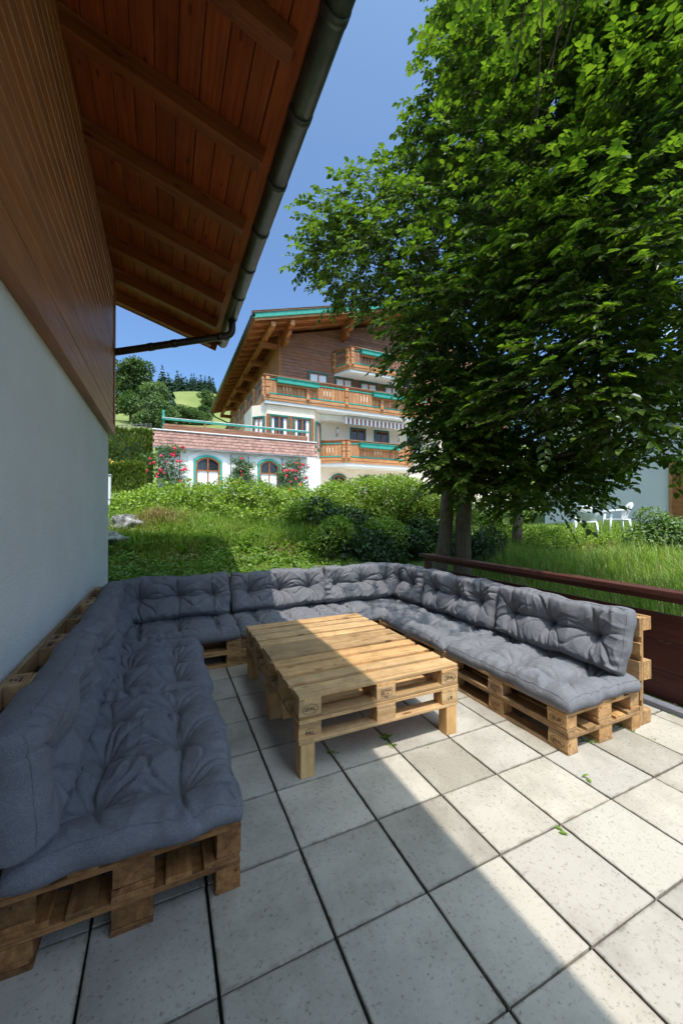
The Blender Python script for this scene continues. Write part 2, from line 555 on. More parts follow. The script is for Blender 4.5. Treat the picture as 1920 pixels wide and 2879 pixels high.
def tube(points, radii, seg=8, cap=True, smooth=True):
    """tapered tube through points"""
    P = [Vector(p) for p in points]
    if isinstance(radii, (int, float)):
        radii = [radii] * len(P)
    verts, faces = [], []
    up = Vector((0.13, 0.21, 0.97))
    prev = None
    for i, p in enumerate(P):
        d = (P[min(i + 1, len(P) - 1)] - P[max(i - 1, 0)]).normalized()
        if prev is None:
            a = d.cross(up)
            if a.length < 1e-3: a = d.cross(Vector((1, 0, 0)))
            a.normalize()
        else:
            a = (prev - d * prev.dot(d)).normalized()
        prev = a
        b_ = d.cross(a)
        for k in range(seg):
            t_ = 2 * math.pi * k / seg
            verts.append(p + (a * math.cos(t_) + b_ * math.sin(t_)) * radii[i])
    for i in range(len(P) - 1):
        for k in range(seg):
            faces.append((i * seg + k, i * seg + (k + 1) % seg, (i + 1) * seg + (k + 1) % seg, (i + 1) * seg + k))
    if cap:
        faces.append(tuple(reversed(range(seg))))
        faces.append(tuple((len(P) - 1) * seg + k for k in range(seg)))
    return pymesh(verts, faces, smooth)


def unit(a):
    return a / np.maximum(np.linalg.norm(a, axis=-1, keepdims=True), 1e-9)


def leaf_geo(C, D, N, L, Wd, fold=0.25, droop=0.15):
    """C base, D direction, N normal: each leaf two quads folded on the midrib. returns V,F"""
    n_ = len(C)
    D = unit(D)
    S = unit(np.cross(D, N))
    N = np.cross(S, D)
    L = np.broadcast_to(L, (n_,))[:, None]
    Wd = np.broadcast_to(Wd, (n_,))[:, None]
    b0 = C
    tip = C + D * L - N * L * droop
    m1 = C + D * L * 0.30
    m2 = C + D * L * 0.68 - N * L * droop * 0.4
    up = N * Wd * fold
    l1 = m1 + S * Wd * 0.5 + up
    l2 = m2 + S * Wd * 0.42 + up
    r1 = m1 - S * Wd * 0.5 + up
    r2 = m2 - S * Wd * 0.42 + up
    V = np.stack([b0, l1, l2, tip, r2, r1], 1).reshape(-1, 3)
    base = (np.arange(n_) * 6)[:, None]
    F = np.concatenate([base + np.array([[0, 1, 2, 3]]), base + np.array([[0, 3, 4, 5]])], 1).reshape(-1, 4)
    return V, F


def blades_geo(P, H, Wd, rng, lean=0.5):
    """bent grass blades as quads: returns V,F"""
    n_ = len(P)
    a = rng.uniform(0, 2 * np.pi, n_)
    d = np.stack([np.cos(a), np.sin(a), np.zeros(n_)], 1)
    s = np.stack([-np.sin(a), np.cos(a), np.zeros(n_)], 1)
    ln = rng.uniform(0.1, 1.0, n_)[:, None] * lean
    H = np.broadcast_to(H, (n_,))[:, None]
    Wd = np.broadcast_to(Wd, (n_,))[:, None]
    up = np.array([[0, 0, 1.0]])
    m_ = P + up * H * 0.6 + d * H * ln * 0.3
    t_ = P + up * H * (1 - 0.3 * ln) + d * H * ln
    V = np.stack([P - s * Wd * 0.5, P + s * Wd * 0.5, m_ + s * Wd * 0.38, m_ - s * Wd * 0.38, t_ + s * Wd * 0.06, t_ - s * Wd * 0.06], 1).reshape(-1, 3)
    base = (np.arange(n_) * 6)[:, None]
    F = np.concatenate([base + np.array([[0, 1, 2, 3]]), base + np.array([[3, 2, 4, 5]])], 1).reshape(-1, 4)
    return V, F


def rand_dirs(n_, rng):
    return unit(rng.normal(size=(n_, 3)))


# ------------------------------------------------------------------ terrain
XW = -0.69                    # face of the near house's wall
TX1, TY1 = 3.62, 5.10         # terrace edges
PY = np.array([-40, 5.1, 5.4, 6.2, 7.2, 7.75, 8.2, 8.7, 9.3, 10.2, 11.2, 14, 17, 24, 36])
PZ = np.array([-0.05, -0.05, 0.16, 0.30, 0.50, 0.68, 1.05, 1.30, 1.50, 1.80, 2.05, 2.3, 2.4, 2.6, 3.0])


def smooth(t):
    t = np.clip(t, 0, 1)
    return t * t * (3 - 2 * t)


def zt(x, y):
    x = np.asarray(x, float)
    y = np.asarray(y, float)
    shift = smooth((x - 3.2) / 2.5) * 1.6
    zy = np.interp(y - shift, PY, PZ)
    zx = np.clip((x - 3.75) * 0.15, 0, 1.15)
    zx = np.where(x > 3.7, zx + 0.02, -0.3)
    z = np.where(x > 3.7, np.maximum(zy * 0.92, zx), zy)
    z = z + 0.04 * np.sin(x * 1.9 + 1.3) * np.cos(y * 1.4) * smooth((y - 5.4) / 1.0)
    z = z + 0.02 * np.sin(x * 4.3) * np.sin(y * 3.7 + 1) * smooth((y - 5.4) / 1.0)
    z = np.where((x < TX1 + 0.12) & (y < TY1 + 0.02), -0.25, z)
    return z


def grid_sheet(name, xs, ys, zf, mat):
    X, Y = np.meshgrid(xs, ys)
    Z = zf(X, Y)
    V = np.stack([X, Y, Z], -1).reshape(-1, 3)
    nx, ny = len(xs), len(ys)
    i = np.arange(nx - 1)[None, :] + np.arange(ny - 1)[:, None] * nx
    F = np.stack([i, i + 1, i + nx + 1, i + nx], -1).reshape(-1, 4)
    o = link(name, np_mesh(V, F, True), mat)
    return tag(o, kind='structure')


xs = np.concatenate([np.linspace(-60, -4, 20), np.linspace(-3.6, 3.5, 60), [3.60, 3.72, 3.76, 3.80], np.linspace(3.9, 14, 70), np.linspace(15, 70, 25)])
ys = np.concatenate([np.linspace(-40, 0, 15), np.linspace(0.5, 5.0, 12), [5.10, 5.125], np.linspace(5.2, 12, 90), np.linspace(12.5, 36, 40)])
grid_sheet('ground', xs, ys, zt, 'turf')


def zh(x, y):
    d = y
    z = np.interp(d, [35, 45, 60, 95, 112, 135, 160, 185, 215, 235, 300, 420, 600, 900],
                  [3.0, 6, 11.5, 22.0, 26.5, 32, 40, 50, 60.5, 62, 80, 118, 150, 165])
    bumpx = 6.0 * np.exp(-((x - 22) / 30) ** 2 - ((y - 215) / 40) ** 2)
    return z + bumpx + 0.6 * np.sin(x * 0.11) * np.sin(y * 0.07)


grid_sheet('hillside', np.linspace(-260, 420, 100), np.concatenate([np.linspace(35, 250, 90), np.linspace(260, 900, 30)]), zh, 'hill_meadow')

# ------------------------------------------------------------------ terrace
TS, T0X, T0Y = 0.4153, 0.5813, 2.1405
base = link('terrace', box_mesh(TX1 - XW + 0.02, TY1 + 6.0, 0.19, 0, 0, 0, 'joint_dark'), None, None,
            ((TX1 + XW - 0.02) / 2, (TY1 - 6.0) / 2, -0.115))
tag(base, kind='structure')
slabs = []
for v_ in range(6):
    slabs.append(box_mesh(TS - 0.0105, TS - 0.0075, 0.04, 0.0025, 0.0014, v_, 'slab_concrete'))
sr = random.Random(3)
for i in range(-4, 8):
    for j in range(-9, 8):
        x0, y0 = T0X + i * TS, T0Y + j * TS
        cx, cy = x0 + TS / 2, y0 + TS / 2
        x1, y1 = min(x0 + TS, TX1), min(y0 + TS, TY1)
        xa = max(x0, XW)
        if x1 - xa < 0.06 or y1 - y0 < 0.06:
            continue
        if x1 - xa < TS - 0.02 or y1 - y0 < TS - 0.02:
            me = box_mesh(x1 - xa - 0.008, y1 - y0 - 0.009, 0.04, 0.0035, 0.0008, 0, 'slab_concrete')
        else:
            me = slabs[sr.randrange(6)]
        link('paving_slab', me, None, base,
             Vector(((xa + x1) / 2 + sr.uniform(-.001, .001), (y0 + y1) / 2 + sr.uniform(-.001, .001), -0.02 + sr.uniform(-0.0012, 0.0008))) - base.location,
             (0, 0, sr.uniform(-0.004, 0.004)))
kerb = bx('edging_strip', 'edging_grey', TX1 + 0.004, TX1 + 0.09, -5, TY1 + 0.06, -0.2, 0.045, bev=0.008)
tag(kerb, kind='structure')
kerb2 = bx('channel_strip', 'edging_black', TX1 + 0.094, TX1 + 0.155, -5, TY1 + 0.06, -0.2, 0.02, bev=0.006)
tag(kerb2, kind='structure')
# litter of dry leaves and grit along the foot of the railing
rng = np.random.default_rng(5)
nl = 420
P = np.stack([rng.uniform(TX1 + 0.16, TX1 + 0.20, nl), rng.uniform(0.4, 5.0, nl), np.full(nl, 0.025)], 1)
P[:, 0] += rng.normal(0, 0.008, nl)
V, F = leaf_geo(P, rand_dirs(nl, rng) * [1, 1, 0.15], rand_dirs(nl, rng) * 0.3 + [0, 0, 1], rng.uniform(0.02, 0.05, nl), rng.uniform(0.012, 0.03, nl))
V[:, 2] = np.maximum(V[:, 2], 0.006)
lit = link('leaf_litter', np_mesh(V, F), 'dry_grass')
tag(lit, 'dry leaf litter lying along the foot of the terrace railing', 'leaf litter', kind='stuff')


# ------------------------------------------------------------------ pallets
def text_mesh(txt, size, ext=0.0006):
    cu = bpy.data.curves.new('stamp', 'FONT')
    cu.body = txt
    cu.size = size
    cu.align_x = 'CENTER'
    cu.align_y = 'CENTER'
    cu.extrude = ext
    cu.resolution_u = 3
    o = bpy.data.objects.new('stamp', cu)
    COL.objects.link(o)
    bpy.context.view_layer.update()
    dg = bpy.context.evaluated_depsgraph_get()
    me = bpy.data.meshes.new_from_object(o.evaluated_get(dg))
    bpy.data.objects.remove(o)
    return me


def ring_mesh(a, b_, w, seg=28, h=0.0006):
    verts, faces = [], []
    for k in range(seg):
        t_ = 2 * math.pi * k / seg
        for f_ in (1.0, 1 - w):
            verts.append((a * math.cos(t_) * f_, b_ * math.sin(t_) * f_, h))
    for k in range(seg):
        k2 = (k + 1) % seg
        faces.append((2 * k, 2 * k2, 2 * k2 + 1, 2 * k + 1))
    return verts, faces


STAMPS = {}


def stamp_mesh(kind):
    if kind in STAMPS:
        return STAMPS[kind]
    bm = bmesh.new()

    def addtext(txt, size, x, y):
        me = text_mesh(txt, size)
        me.transform(Matrix.Translation((x, y, 0)))
        bm.from_mesh(me)

    def addpoly(verts, faces):
        vs = [bm.verts.new(v) for v in verts]
        for f_ in faces:
            bm.faces.new([vs[i] for i in f_])

    if kind in ('EPAL', 'EUR', 'UR', 'PAL'):
        if kind in ('EPAL', 'EUR'):
            addpoly(*ring_mesh(0.050, 0.030, 0.07))
        else:
            addpoly([(-0.030, 0.022, 0.0005), (0.0, 0.029, 0.0005), (0.03, 0.022, 0.0005), (0.03, 0.024, 0.0005), (0.0, 0.031, 0.0005), (-0.030, 0.024, 0.0005)],
                    [(0, 1, 4, 5), (1, 2, 3, 4)])
        addtext(kind, 0.036 if kind != 'EPAL' else 0.032, 0, 0)
    else:
        w, h, t_ = 0.042, 0.024, 0.0022
        for (xa, xb, ya, yb) in ((-w, w, h - t_, h), (-w, w, -h, -h + t_), (-w, -w + t_, -h, h), (w - t_, w, -h, h), (-0.014, -0.012, -h, h)):
            addpoly([(xa, ya, .0005), (xb, ya, .0005), (xb, yb, .0005), (xa, yb, .0005)], [(0, 1, 2, 3)])
        for k in range(4):
            xa = -0.036 + k * 0.005
            addpoly([(xa, -0.016, .0005), (xa + 0.002, -0.016, .0005), (xa + 0.002, 0.016, .0005), (xa, 0.016, .0005)], [(0, 1, 2, 3)])
        addtext('TR-051', 0.016, 0.014, 0.009)
        addtext('HT', 0.015, 0.010, -0.011)
        addtext('1207-C', 0.010, 0.0, -0.031)
    me = bpy.data.meshes.new('stamp')
    bm.to_mesh(me)
    bm.free()
    me.materials.append(MATS['ink'])
    STAMPS[kind] = me
    return me


PBW = [0.145, 0.100, 0.145, 0.100, 0.145]
PR = random.Random(11)


def pallet_parts(root, off, mat, L=1.2, Wd=0.8, stamps=None):
    """one Euro pallet's boards and blocks as parts of root; off = centre of its base in root space
    stamps: dict {(ix,iy,side): kind}; side in '-x','+x','-y','+y'"""
    ox, oy, oz = off
    stamps = stamps or {}

    def part(name, dx, dy, dz, x, y, z, rz=0.0, axis_y=False):
        var = PR.randrange(4)
        me = box_mesh(dx, dy, dz, 0.0022, 0.0016, var, mat)
        o = link(name, me, None, root, (ox + x + PR.uniform(-.0015, .0015), oy + y + PR.uniform(-.002, .002), oz + z),
                 (0, 0, rz + PR.uniform(-0.003, 0.003)))
        return o

    for w, y in ((0.10, -Wd / 2 + 0.05), (0.145, 0), (0.10, Wd / 2 - 0.05)):
        part('bottom_board', L, w, 0.0215, 0, y, 0.011)
    xs_ = (-L / 2 + 0.0725, 0, L / 2 - 0.0725) if L > 0.9 else (-L / 2 + 0.0725, L / 2 - 0.0725)
    for ix, x in enumerate(xs_):
        for iy, (w, y) in enumerate(((0.10, -Wd / 2 + 0.05), (0.145, 0), (0.10, Wd / 2 - 0.05))):
            dx, dy = 0.143, w - 0.002
            b_ = part('block', dx, dy, 0.077, x, y, 0.0612)
            for (sx_, sy_, side), kind in stamps.items():
                if sx_ == ix and sy_ == iy:
                    e = 0.0022
                    loc, rot = {'-y': ((0, -dy / 2 - e, 0), (math.pi / 2, 0, 0)),
                                '+y': ((0, dy / 2 + e, 0), (math.pi / 2, 0, math.pi)),
                                '-x': ((-dx / 2 - e, 0, 0), (math.pi / 2, 0, -math.pi / 2)),
                                '+x': ((dx / 2 + e, 0, 0), (math.pi / 2, 0, math.pi / 2))}[side]
                    link('stamp', stamp_mesh(kind), None, b_, loc, rot)
        part('cross_board', Wd, 0.143, 0.0215, x, 0, 0.1111, math.pi / 2)
    ys_, y = [], -Wd / 2
    gap = (Wd - sum(PBW)) / 4
    for w in PBW:
        part('top_board', L, w - 0.003, 0.0215, PR.uniform(-.005, .005), y + w / 2, 0.1332)
        y += w + gap


def seat_pallet(cx, cy, z, rz, label, mat, stamps=None):
    r_ = thing('pallet', label, 'pallet', (cx, cy, z), (0, 0, rz), 'wooden pallets of the bench')
    pallet_parts(r_, (0, 0, 0), mat, stamps=stamps)
    return r_


PH = 0.1445
ST_A = {(0, 0, '-y'): 'EPAL', (1, 0, '-y'): 'IPPC', (2, 0, '-y'): 'EUR', (0, 2, '+y'): 'EPAL', (2, 2, '+y'): 'EUR', (1, 2, '+y'): 'IPPC'}
ST_B = {(0, 0, '-y'): 'EUR', (1, 0, '-y'): 'IPPC', (2, 0, '-y'): 'EPAL', (0, 2, '+y'): 'EUR', (2, 2, '+y'): 'EPAL', (1, 2, '+y'): 'IPPC'}
LEV = ('lower', 'upper')
# left bench (length along Y, front towards +X): local -y must face +X  -> rz = +90
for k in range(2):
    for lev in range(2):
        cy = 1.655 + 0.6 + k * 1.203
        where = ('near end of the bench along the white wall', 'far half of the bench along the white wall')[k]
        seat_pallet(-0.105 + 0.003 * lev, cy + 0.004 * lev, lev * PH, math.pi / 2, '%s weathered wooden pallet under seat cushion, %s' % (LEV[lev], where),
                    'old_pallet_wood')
# back bench (length along X, front towards -Y)
for k in range(3):
    for lev in range(2):
        cx = -0.467 + 0.6 + k * 1.2035
        where = ('left corner of the back bench', 'middle of the back bench behind the table', 'right corner of the back bench')[k]
        seat_pallet(cx, 4.088 + 0.4 + 0.003 * lev, lev * PH, 0, '%s wooden pallet under seat cushion, %s' % (LEV[lev], where), 'pallet_wood',
                    {(0, 0, '-y'): 'EPAL', (2, 0, '-y'): 'EPAL', (1, 0, '-y'): 'IPPC'})
# right bench (front towards -X): rz = -90 puts local -y on -X
for k in range(2):
    for lev in range(2):
        cy = 1.652 + 0.6 + k * 1.203
        where = ('near end of the sunlit bench by the railing', 'far half of the sunlit bench by the railing')[k]
        seat_pallet(2.375 + 0.4 + 0.004 * (1 - lev), cy + 0.004 * lev, lev * PH, -math.pi / 2, '%s wooden pallet under seat cushion, %s' % (LEV[lev], where),
                    'pallet_wood', {(2, 0, '-y'): 'EUR' if lev else 'EPAL', (1, 0, '-y'): 'IPPC', (0, 0, '-y'): 'EPAL'})


# pallets standing on edge as backrests: deck towards the cushions
def back_pallet(center, rz, label, mat, L=1.2):
    # local: length x, width y, thickness z. stand it: rotate about x so that width is vertical, deck (+z) faces local -y... then rz
    e = Matrix.Rotation(rz, 4, 'Z') @ Matrix.Rotation(math.pi / 2, 4, 'X')
    r_ = thing('backrest_pallet', label, 'pallet', center, e.to_euler(), 'pallets standing on edge behind the cushions')
    pallet_parts(r_, (0, 0.4, 0), mat, L=L, stamps={(0, 2, '+y'): 'EPAL', (1, 2, '+y'): 'IPPC', (2, 2, '+y'): 'EUR'} if L > 0.9 else {(0, 2, '+y'): 'EPAL'})
    return r_


# Rx(90): +z -> -y ; +y -> +z. Deck faces -y for rz=0 (back bench). Left bench deck must face +X: rz=+90 sends -y to +x.
for k in range(2):
    back_pallet((-0.672, 1.655 + 0.6 + k * 1.204, 0.001), math.pi / 2,
                'pallet on edge against the white wall, %s' % ('nearest the camera' if k == 0 else 'second from the camera'), 'pallet_wood')
back_pallet((-0.672, 4.066 + 0.37, 0.001), math.pi / 2, 'short pallet on edge against the white wall, farthest in the corner', 'pallet_wood', L=0.74)
for k in range(3):
    back_pallet((-0.467 + 0.6 + k * 1.2035, 5.045, 0.001), 0, 'pallet on edge behind the back bench, %s' % ('left end', 'middle', 'right end')[k], 'pallet_wood')
for k, (y0, L_) in enumerate(((1.66, 1.2), (2.864, 1.2), (4.068, 0.96))):
    back_pallet((3.345, y0 + L_ / 2, 0.001), -math.pi / 2, 'pallet on edge beside the railing, %s' % ('near end with exposed blocks', 'middle of the right bench', 'far end by the back corner')[k], 'pallet_wood', L=L_)

# ------------------------------------------------------------------ coffee table
TXa, TYa, TZ = 0.722, 2.166, 0.490
table = thing('pallet_table', 'large low coffee table built from stacked wooden pallets on square legs', 'table', (TXa + 0.6, TYa + 0.8, 0))
LEG = TZ - 2 * PH + 0.001
for k in range(2):
    for lev in range(2):
        st = {}
        if k == 0:
            st = {(0, 0, '-y'): 'EPAL', (1, 0, '-y'): 'IPPC', (2, 0, '-y'): 'EPAL'} if lev else {(0, 0, '-y'): 'PAL', (2, 0, '-y'): 'UR'}
        pallet_parts(table, (0, -0.4 + k * 0.8 + (0.002 if k else -0.002), LEG + lev * PH), 'table_wood', stamps=st)
for lx in (-1, 1):
    for ly in (-0.755, -0.03, 0.755):
        link('leg', box_mesh(0.09, 0.09, LEG - 0.001, 0.003, 0, 0, 'leg_wood'), None, table,
             (lx * 0.543, ly, LEG / 2), (0, 0, 0))
        if abs(ly) < 0.1:
            link('leg', box_mesh(0.09, 0.05, LEG - 0.001, 0.003, 0, 0, 'leg_wood'), None, table, (lx * 0.543, ly + 0.075, LEG / 2))


# ------------------------------------------------------------------ cushions
def cushion(label, L, D, T, tufts, seed, loc, rot, nu=180, nv=120, cover='seat cushion', bend=0.0, group=None, p=16.0, slump=0.0, dep=0.68):
    rng = np.random.default_rng(seed)
    tu = np.linspace(-1, 1, nu)
    tv = np.linspace(-1, 1, nv)
    # denser rows near the rim
    U = np.sign(tu) * (1 - (1 - np.abs(tu)) ** 1.35)
    Vv = np.sign(tv) * (1 - (1 - np.abs(tv)) ** 1.35)
    uu, vv = np.meshgrid(U, Vv)
    X = uu * L / 2
    Y = vv * D / 2
    g = (np.clip(1 - np.abs(uu) ** p, 0, 1) * np.clip(1 - np.abs(vv) ** p, 0, 1)) ** 0.5
    # rounded plan corners, soft uneven outline
    cor = (np.abs(uu) * np.abs(vv)) ** 7
    X = X * (1 - 0.018 * cor)
    Y = Y * (1 - 0.025 * cor)
    ph = rng.uniform(0, 6.28, 12)
    X = X + np.sign(uu) * np.abs(uu) ** 8 * (0.010 * np.sin(Y * 11 + ph[0]) + 0.006 * np.sin(Y * 27 + ph[1]))
    Y = Y + np.sign(vv) * np.abs(vv) ** 8 * (0.012 * np.sin(X * 8 + ph[2]) + 0.006 * np.sin(X * 23 + ph[3]))
    bul = np.sin(np.pi * np.clip(g, 0, 1)) * 0.018
    X = X + np.sign(uu) * np.abs(uu) ** 6 * bul
    Y = Y + np.sign(vv) * np.abs(vv) ** 6 * bul
    # crown of the filling
    crown = (1 - 0.30 * np.abs(uu) ** 3.0) * (1 - 0.30 * np.abs(vv) ** 3.0)
    h = T * (0.62 + 0.42 * crown)
    h += 0.010 * np.sin(X * 6.1 + ph[4]) * np.cos(Y * 7.3 + ph[5])
    # broad soft wrinkles, domain warped and folded
    wx = X + 0.05 * np.sin(Y * 9 + ph[6]) + 0.02 * np.sin(Y * 21 + ph[1])
    wy = Y + 0.05 * np.sin(X * 8 + ph[7]) + 0.02 * np.sin(X * 19 + ph[2])
    fold = np.zeros_like(X)
    for k in range(7):
        a = rng.uniform(0, np.pi)
        fr = rng.uniform(14, 46)
        s_ = np.sin((wx * np.cos(a) + wy * np.sin(a)) * fr + rng.uniform(0, 6.28))
        mask = np.clip(np.sin(X * rng.uniform(3, 7) + rng.uniform(0, 6)) * np.sin(Y * rng.uniform(4, 8) + rng.uniform(0, 6)), 0, 1)
        fold += (0.16 / fr) * mask * (1 - np.abs(s_)) ** 1.6
    h += fold * 1.9
    pin = np.zeros_like(X)
    for (tx, ty) in tufts:
        tx += rng.uniform(-.012, .012)
        ty += rng.uniform(-.012, .012)
        dx, dy = X - tx, Y - ty
        r_ = np.sqrt(dx * dx + dy * dy) + 1e-6
        th = np.arctan2(dy, dx)
        pin = np.maximum(pin, dep * 0.70 * np.exp(-(r_ / 0.034) ** 1.1) + dep * 0.60 * np.exp(-(r_ / 0.14) ** 1.6))
        # radial gathers
        gather = np.zeros_like(X)
        nf = rng.integers(7, 11)
        for q in range(nf):
            t0 = 2 * np.pi * q / nf + rng.uniform(-0.28, 0.28)
            dth = np.angle(np.exp(1j * (th - t0 - 0.5 * np.sin(r_ * 14 + q) * r_ * 2)))
            wdt = 0.005 + 0.030 * r_
            lat = r_ * np.abs(np.sin(np.clip(dth, -1.5, 1.5)))
            ok = np.cos(dth) > 0
            reach = rng.uniform(0.12, 0.26)
            gather += ok * rng.uniform(0.5, 1.25) * np.exp(-(lat / wdt) ** 1.25) * np.exp(-(r_ / reach) ** 2) * (r_ / (r_ + 0.02))
        h -= 0.042 * gather
        # straight creases to the long edges
        for sgn in (-1, 1):
            side = (dy * sgn > 0)
            lat = np.abs(dx + 0.10 * dy * rng.uniform(-1, 1) + 0.012 * np.sin(dy * 20 + seed))
            h -= side * 0.045 * np.exp(-(lat / 0.013) ** 1.5) * np.exp(-np.abs(dy) / 0.18)
    # valleys between neighbouring tufts
    tl = sorted(tufts)
    for i_ in range(len(tl)):
        for j_ in range(i_ + 1, len(tl)):
            a, b_ = np.array(tl[i_]), np.array(tl[j_])
            if np.linalg.norm(b_ - a) < 0.48:
                d_ = (b_ - a) / np.linalg.norm(b_ - a)
                s_ = (X - a[0]) * d_[0] + (Y - a[1]) * d_[1]
                lat = np.abs(-(X - a[0]) * d_[1] + (Y - a[1]) * d_[0] + 0.010 * np.sin(s_ * 18 + ph[8]))
                inside = smooth((s_ + 0.03) / 0.06) * smooth((np.linalg.norm(b_ - a) + 0.03 - s_) / 0.06)
                h -= inside * (0.034 * np.exp(-(lat / 0.010) ** 1.2) + 0.024 * np.exp(-(lat / 0.06) ** 2))
    h = h * (1 - np.clip(pin, 0, 0.9))
    # pleats where the cover is gathered into the edge seam
    edgeband = np.exp(-((np.abs(vv) - 0.93) / 0.10) ** 2) + np.exp(-((np.abs(uu) - 0.95) / 0.07) ** 2)
    s_ = np.where(np.abs(vv) > np.abs(uu), X, Y)
    pl = np.sin(s_ * 70 + 3 * np.sin(s_ * 9 + ph[9]) + ph[10]) * np.clip(np.sin(s_ * 7 + ph[11]) + 0.25, 0, 1)
    h += 0.010 * pl * edgeband
    Z = h * g
    if slump:      # front edge (local -y) sags over the pallet
        Z -= slump * np.clip((-vv - 0.75) / 0.25, 0, 1) ** 1.5
    if bend:
        Y = Y + bend * (X / (L / 2)) ** 2
    Vt = np.stack([X, Y, Z], -1).reshape(-1, 3)
    i = np.arange(nu - 1)[None, :] + np.arange(nv - 1)[:, None] * nu
    F = np.stack([i, i + 1, i + nu + 1, i + nu], -1).reshape(-1, 4)
    # flat underside on the rim loop
    rim = list(range(nu)) + [nu * r0 + nu - 1 for r0 in range(1, nv)] + [nu * (nv - 1) + c for c in range(nu - 2, -1, -1)] + [nu * r0 for r0 in range(nv - 2, 0, -1)]
    me = np_mesh(Vt, F, True)
    bm = bmesh.new()
    bm.from_mesh(me)
    bm.verts.ensure_lookup_table()
    f_ = bm.faces.new([bm.verts[q] for q in reversed(rim)])
    f_.smooth = False
    bm.to_mesh(me)
    bm.free()
    me.materials.append(MATS['cushion_fabric'])
    o = link('cushion', me, None, None, loc, rot)
    tag(o, label, 'cushion', group)
    Zg, Xg, Yg = Z, X, Y
    for (tx, ty) in tufts:
        k = np.argmin((Xg - tx) ** 2 + (Yg - ty) ** 2)
        # lowest point close by
        near = ((Xg - tx) ** 2 + (Yg - ty) ** 2) < 0.03 ** 2
        if near.any():
            kk = np.where(near.ravel())[0]
            k = kk[np.argmin(Zg.ravel()[kk])]
        link('tuft', box_mesh(0.012, 0.005, 0.008, 0.0015, 0, 0, 'rope_thread'), None, o,
             (Xg.ravel()[k], Yg.ravel()[k], Zg.ravel()[k] + 0.002), (0, 0, rng.uniform(0, 3)))
    # piped seam round the upper edge
    pts = []
    m_ = 0.955 if p < 17 else 0.965
    for (ua, va, ub, vb) in ((-m_, -m_, m_, -m_), (m_, -m_, m_, m_), (m_, m_, -m_, m_), (-m_, m_, -m_, -m_)):
        for q in range(36):
            a_ = ua + (ub - ua) * q / 36
            b_ = va + (vb - va) * q / 36
            c_ = int(np.argmin(np.abs(U - a_)))
            r0 = int(np.argmin(np.abs(Vv - b_)))
            pts.append((X[r0, c_], Y[r0, c_], Z[r0, c_] + 0.0005))
    pts.append(pts[0])
    link('seam', tube(pts, 0.0028, 5), 'cushion_fabric', o)
    return o


T6 = [(-0.38, -0.17), (0, -0.17), (0.38, -0.17), (-0.38, 0.17), (0, 0.17), (0.38, 0.17)]
T3 = [(-0.39, 0.0), (0, 0.0), (0.39, 0.0)]
ZS = 2 * PH + 0.002
HP = math.pi / 2
# seat cushions -- left bench: local -y (front) faces +X -> rz=+90
cushion('grey seat cushion, nearest on the shaded bench by the wall', 1.20, 0.80, 0.135, T6, 1, (-0.095, 2.235, ZS), (0, 0, HP), 280, 190, slump=0.01)
cushion('grey seat cushion, second on the shaded bench by the wall', 1.20, 0.79, 0.135, T6, 2, (-0.09, 3.435, ZS), (0, 0, HP), 190, 130, slump=0.01)
# back bench
cushion('grey seat cushion in the shaded left corner of the back bench', 1.19, 0.78, 0.13, T6, 3, (0.135, 4.465, ZS), (0, 0, 0), slump=0.015)
cushion('grey seat cushion in the middle of the back bench, half in sun', 1.19, 0.78, 0.13, T6, 4, (1.335, 4.47, ZS), (0, 0, 0), slump=0.015)
cushion('grey seat cushion in the right corner of the back bench', 1.16, 0.78, 0.13, T6, 5, (2.525, 4.47, ZS), (0, 0, 0), slump=0.01)
# right bench: front faces -X -> rz=-90
cushion('sunlit grey seat cushion in the middle of the right bench', 1.19, 0.79, 0.13, T6, 6, (2.765, 3.445, ZS), (0, 0, -HP), slump=0.012)
cushion('sunlit grey seat cushion at the near end of the right bench', 1.20, 0.79, 0.13, T6, 7, (2.77, 2.235, ZS), (0, 0, -HP), 190, 130, slump=0.012)


# back cushions: local x along bench, local y up the back, local z towards the sitter
def back_cushion(label, cx, cy, rz, seed, L=1.18, H=0.45, T=0.17, z0=0.40, tilt=12, nu=200, nv=96, roll=0.0, tf=T3):
    # lay: X along, Y up, Z out (towards -y world for rz=0)
    mtx = Matrix.Rotation(rz, 4, 'Z') @ Matrix.Rotation(R(90 - tilt), 4, 'X') @ Matrix.Rotation(roll, 4, 'Z')
    loc = Vector((cx, cy, z0)) + (mtx.to_3x3() @ Vector((0, H / 2, 0)))
    return cushion(label, L, H, T, tf, seed, loc, mtx.to_euler(), nu, nv, p=18.0, dep=0.74)


# left bench: sitter side +X -> rz=+90 ; base line near the pallet deck (x=-0.53)
back_cushion('grey back cushion nearest the camera, leaning on the wall pallets', -0.505, 2.21, HP, 21, nu=260, nv=130, tilt=4, T=0.195, L=1.2, H=0.44)
back_cushion('grey back cushion second along the white wall', -0.49, 3.40, HP, 22, tilt=5, T=0.20)
back_cushion('short grey back cushion in the far left corner by the wall', -0.45, 4.37, HP, 23, L=0.80, tilt=13, tf=[(-0.2, 0), (0.2, 0)])
# back bench: sitter side -Y
back_cushion('shaded grey back cushion at the left end of the back bench', 0.13, 4.78, 0, 24, L=1.16)
back_cushion('grey back cushion split by the shadow edge, middle of back bench', 1.335, 4.78, 0, 25, L=1.19)
back_cushion('sunlit grey back cushion at the right end of the back bench', 2.50, 4.77, 0, 26, L=1.10, H=0.46)
# right bench: sitter side -X
back_cushion('short grey back cushion in the far right corner', 3.075, 4.46, -HP, 27, L=0.74, H=0.45, tf=[(-0.17, 0), (0.17, 0)])
back_cushion('sunlit grey back cushion in the middle of the right bench', 3.085, 3.46, -HP, 28)
back_cushion('sunlit grey back cushion at the near end of the right bench', 3.085, 2.265, -HP, 29, nu=220, nv=110)

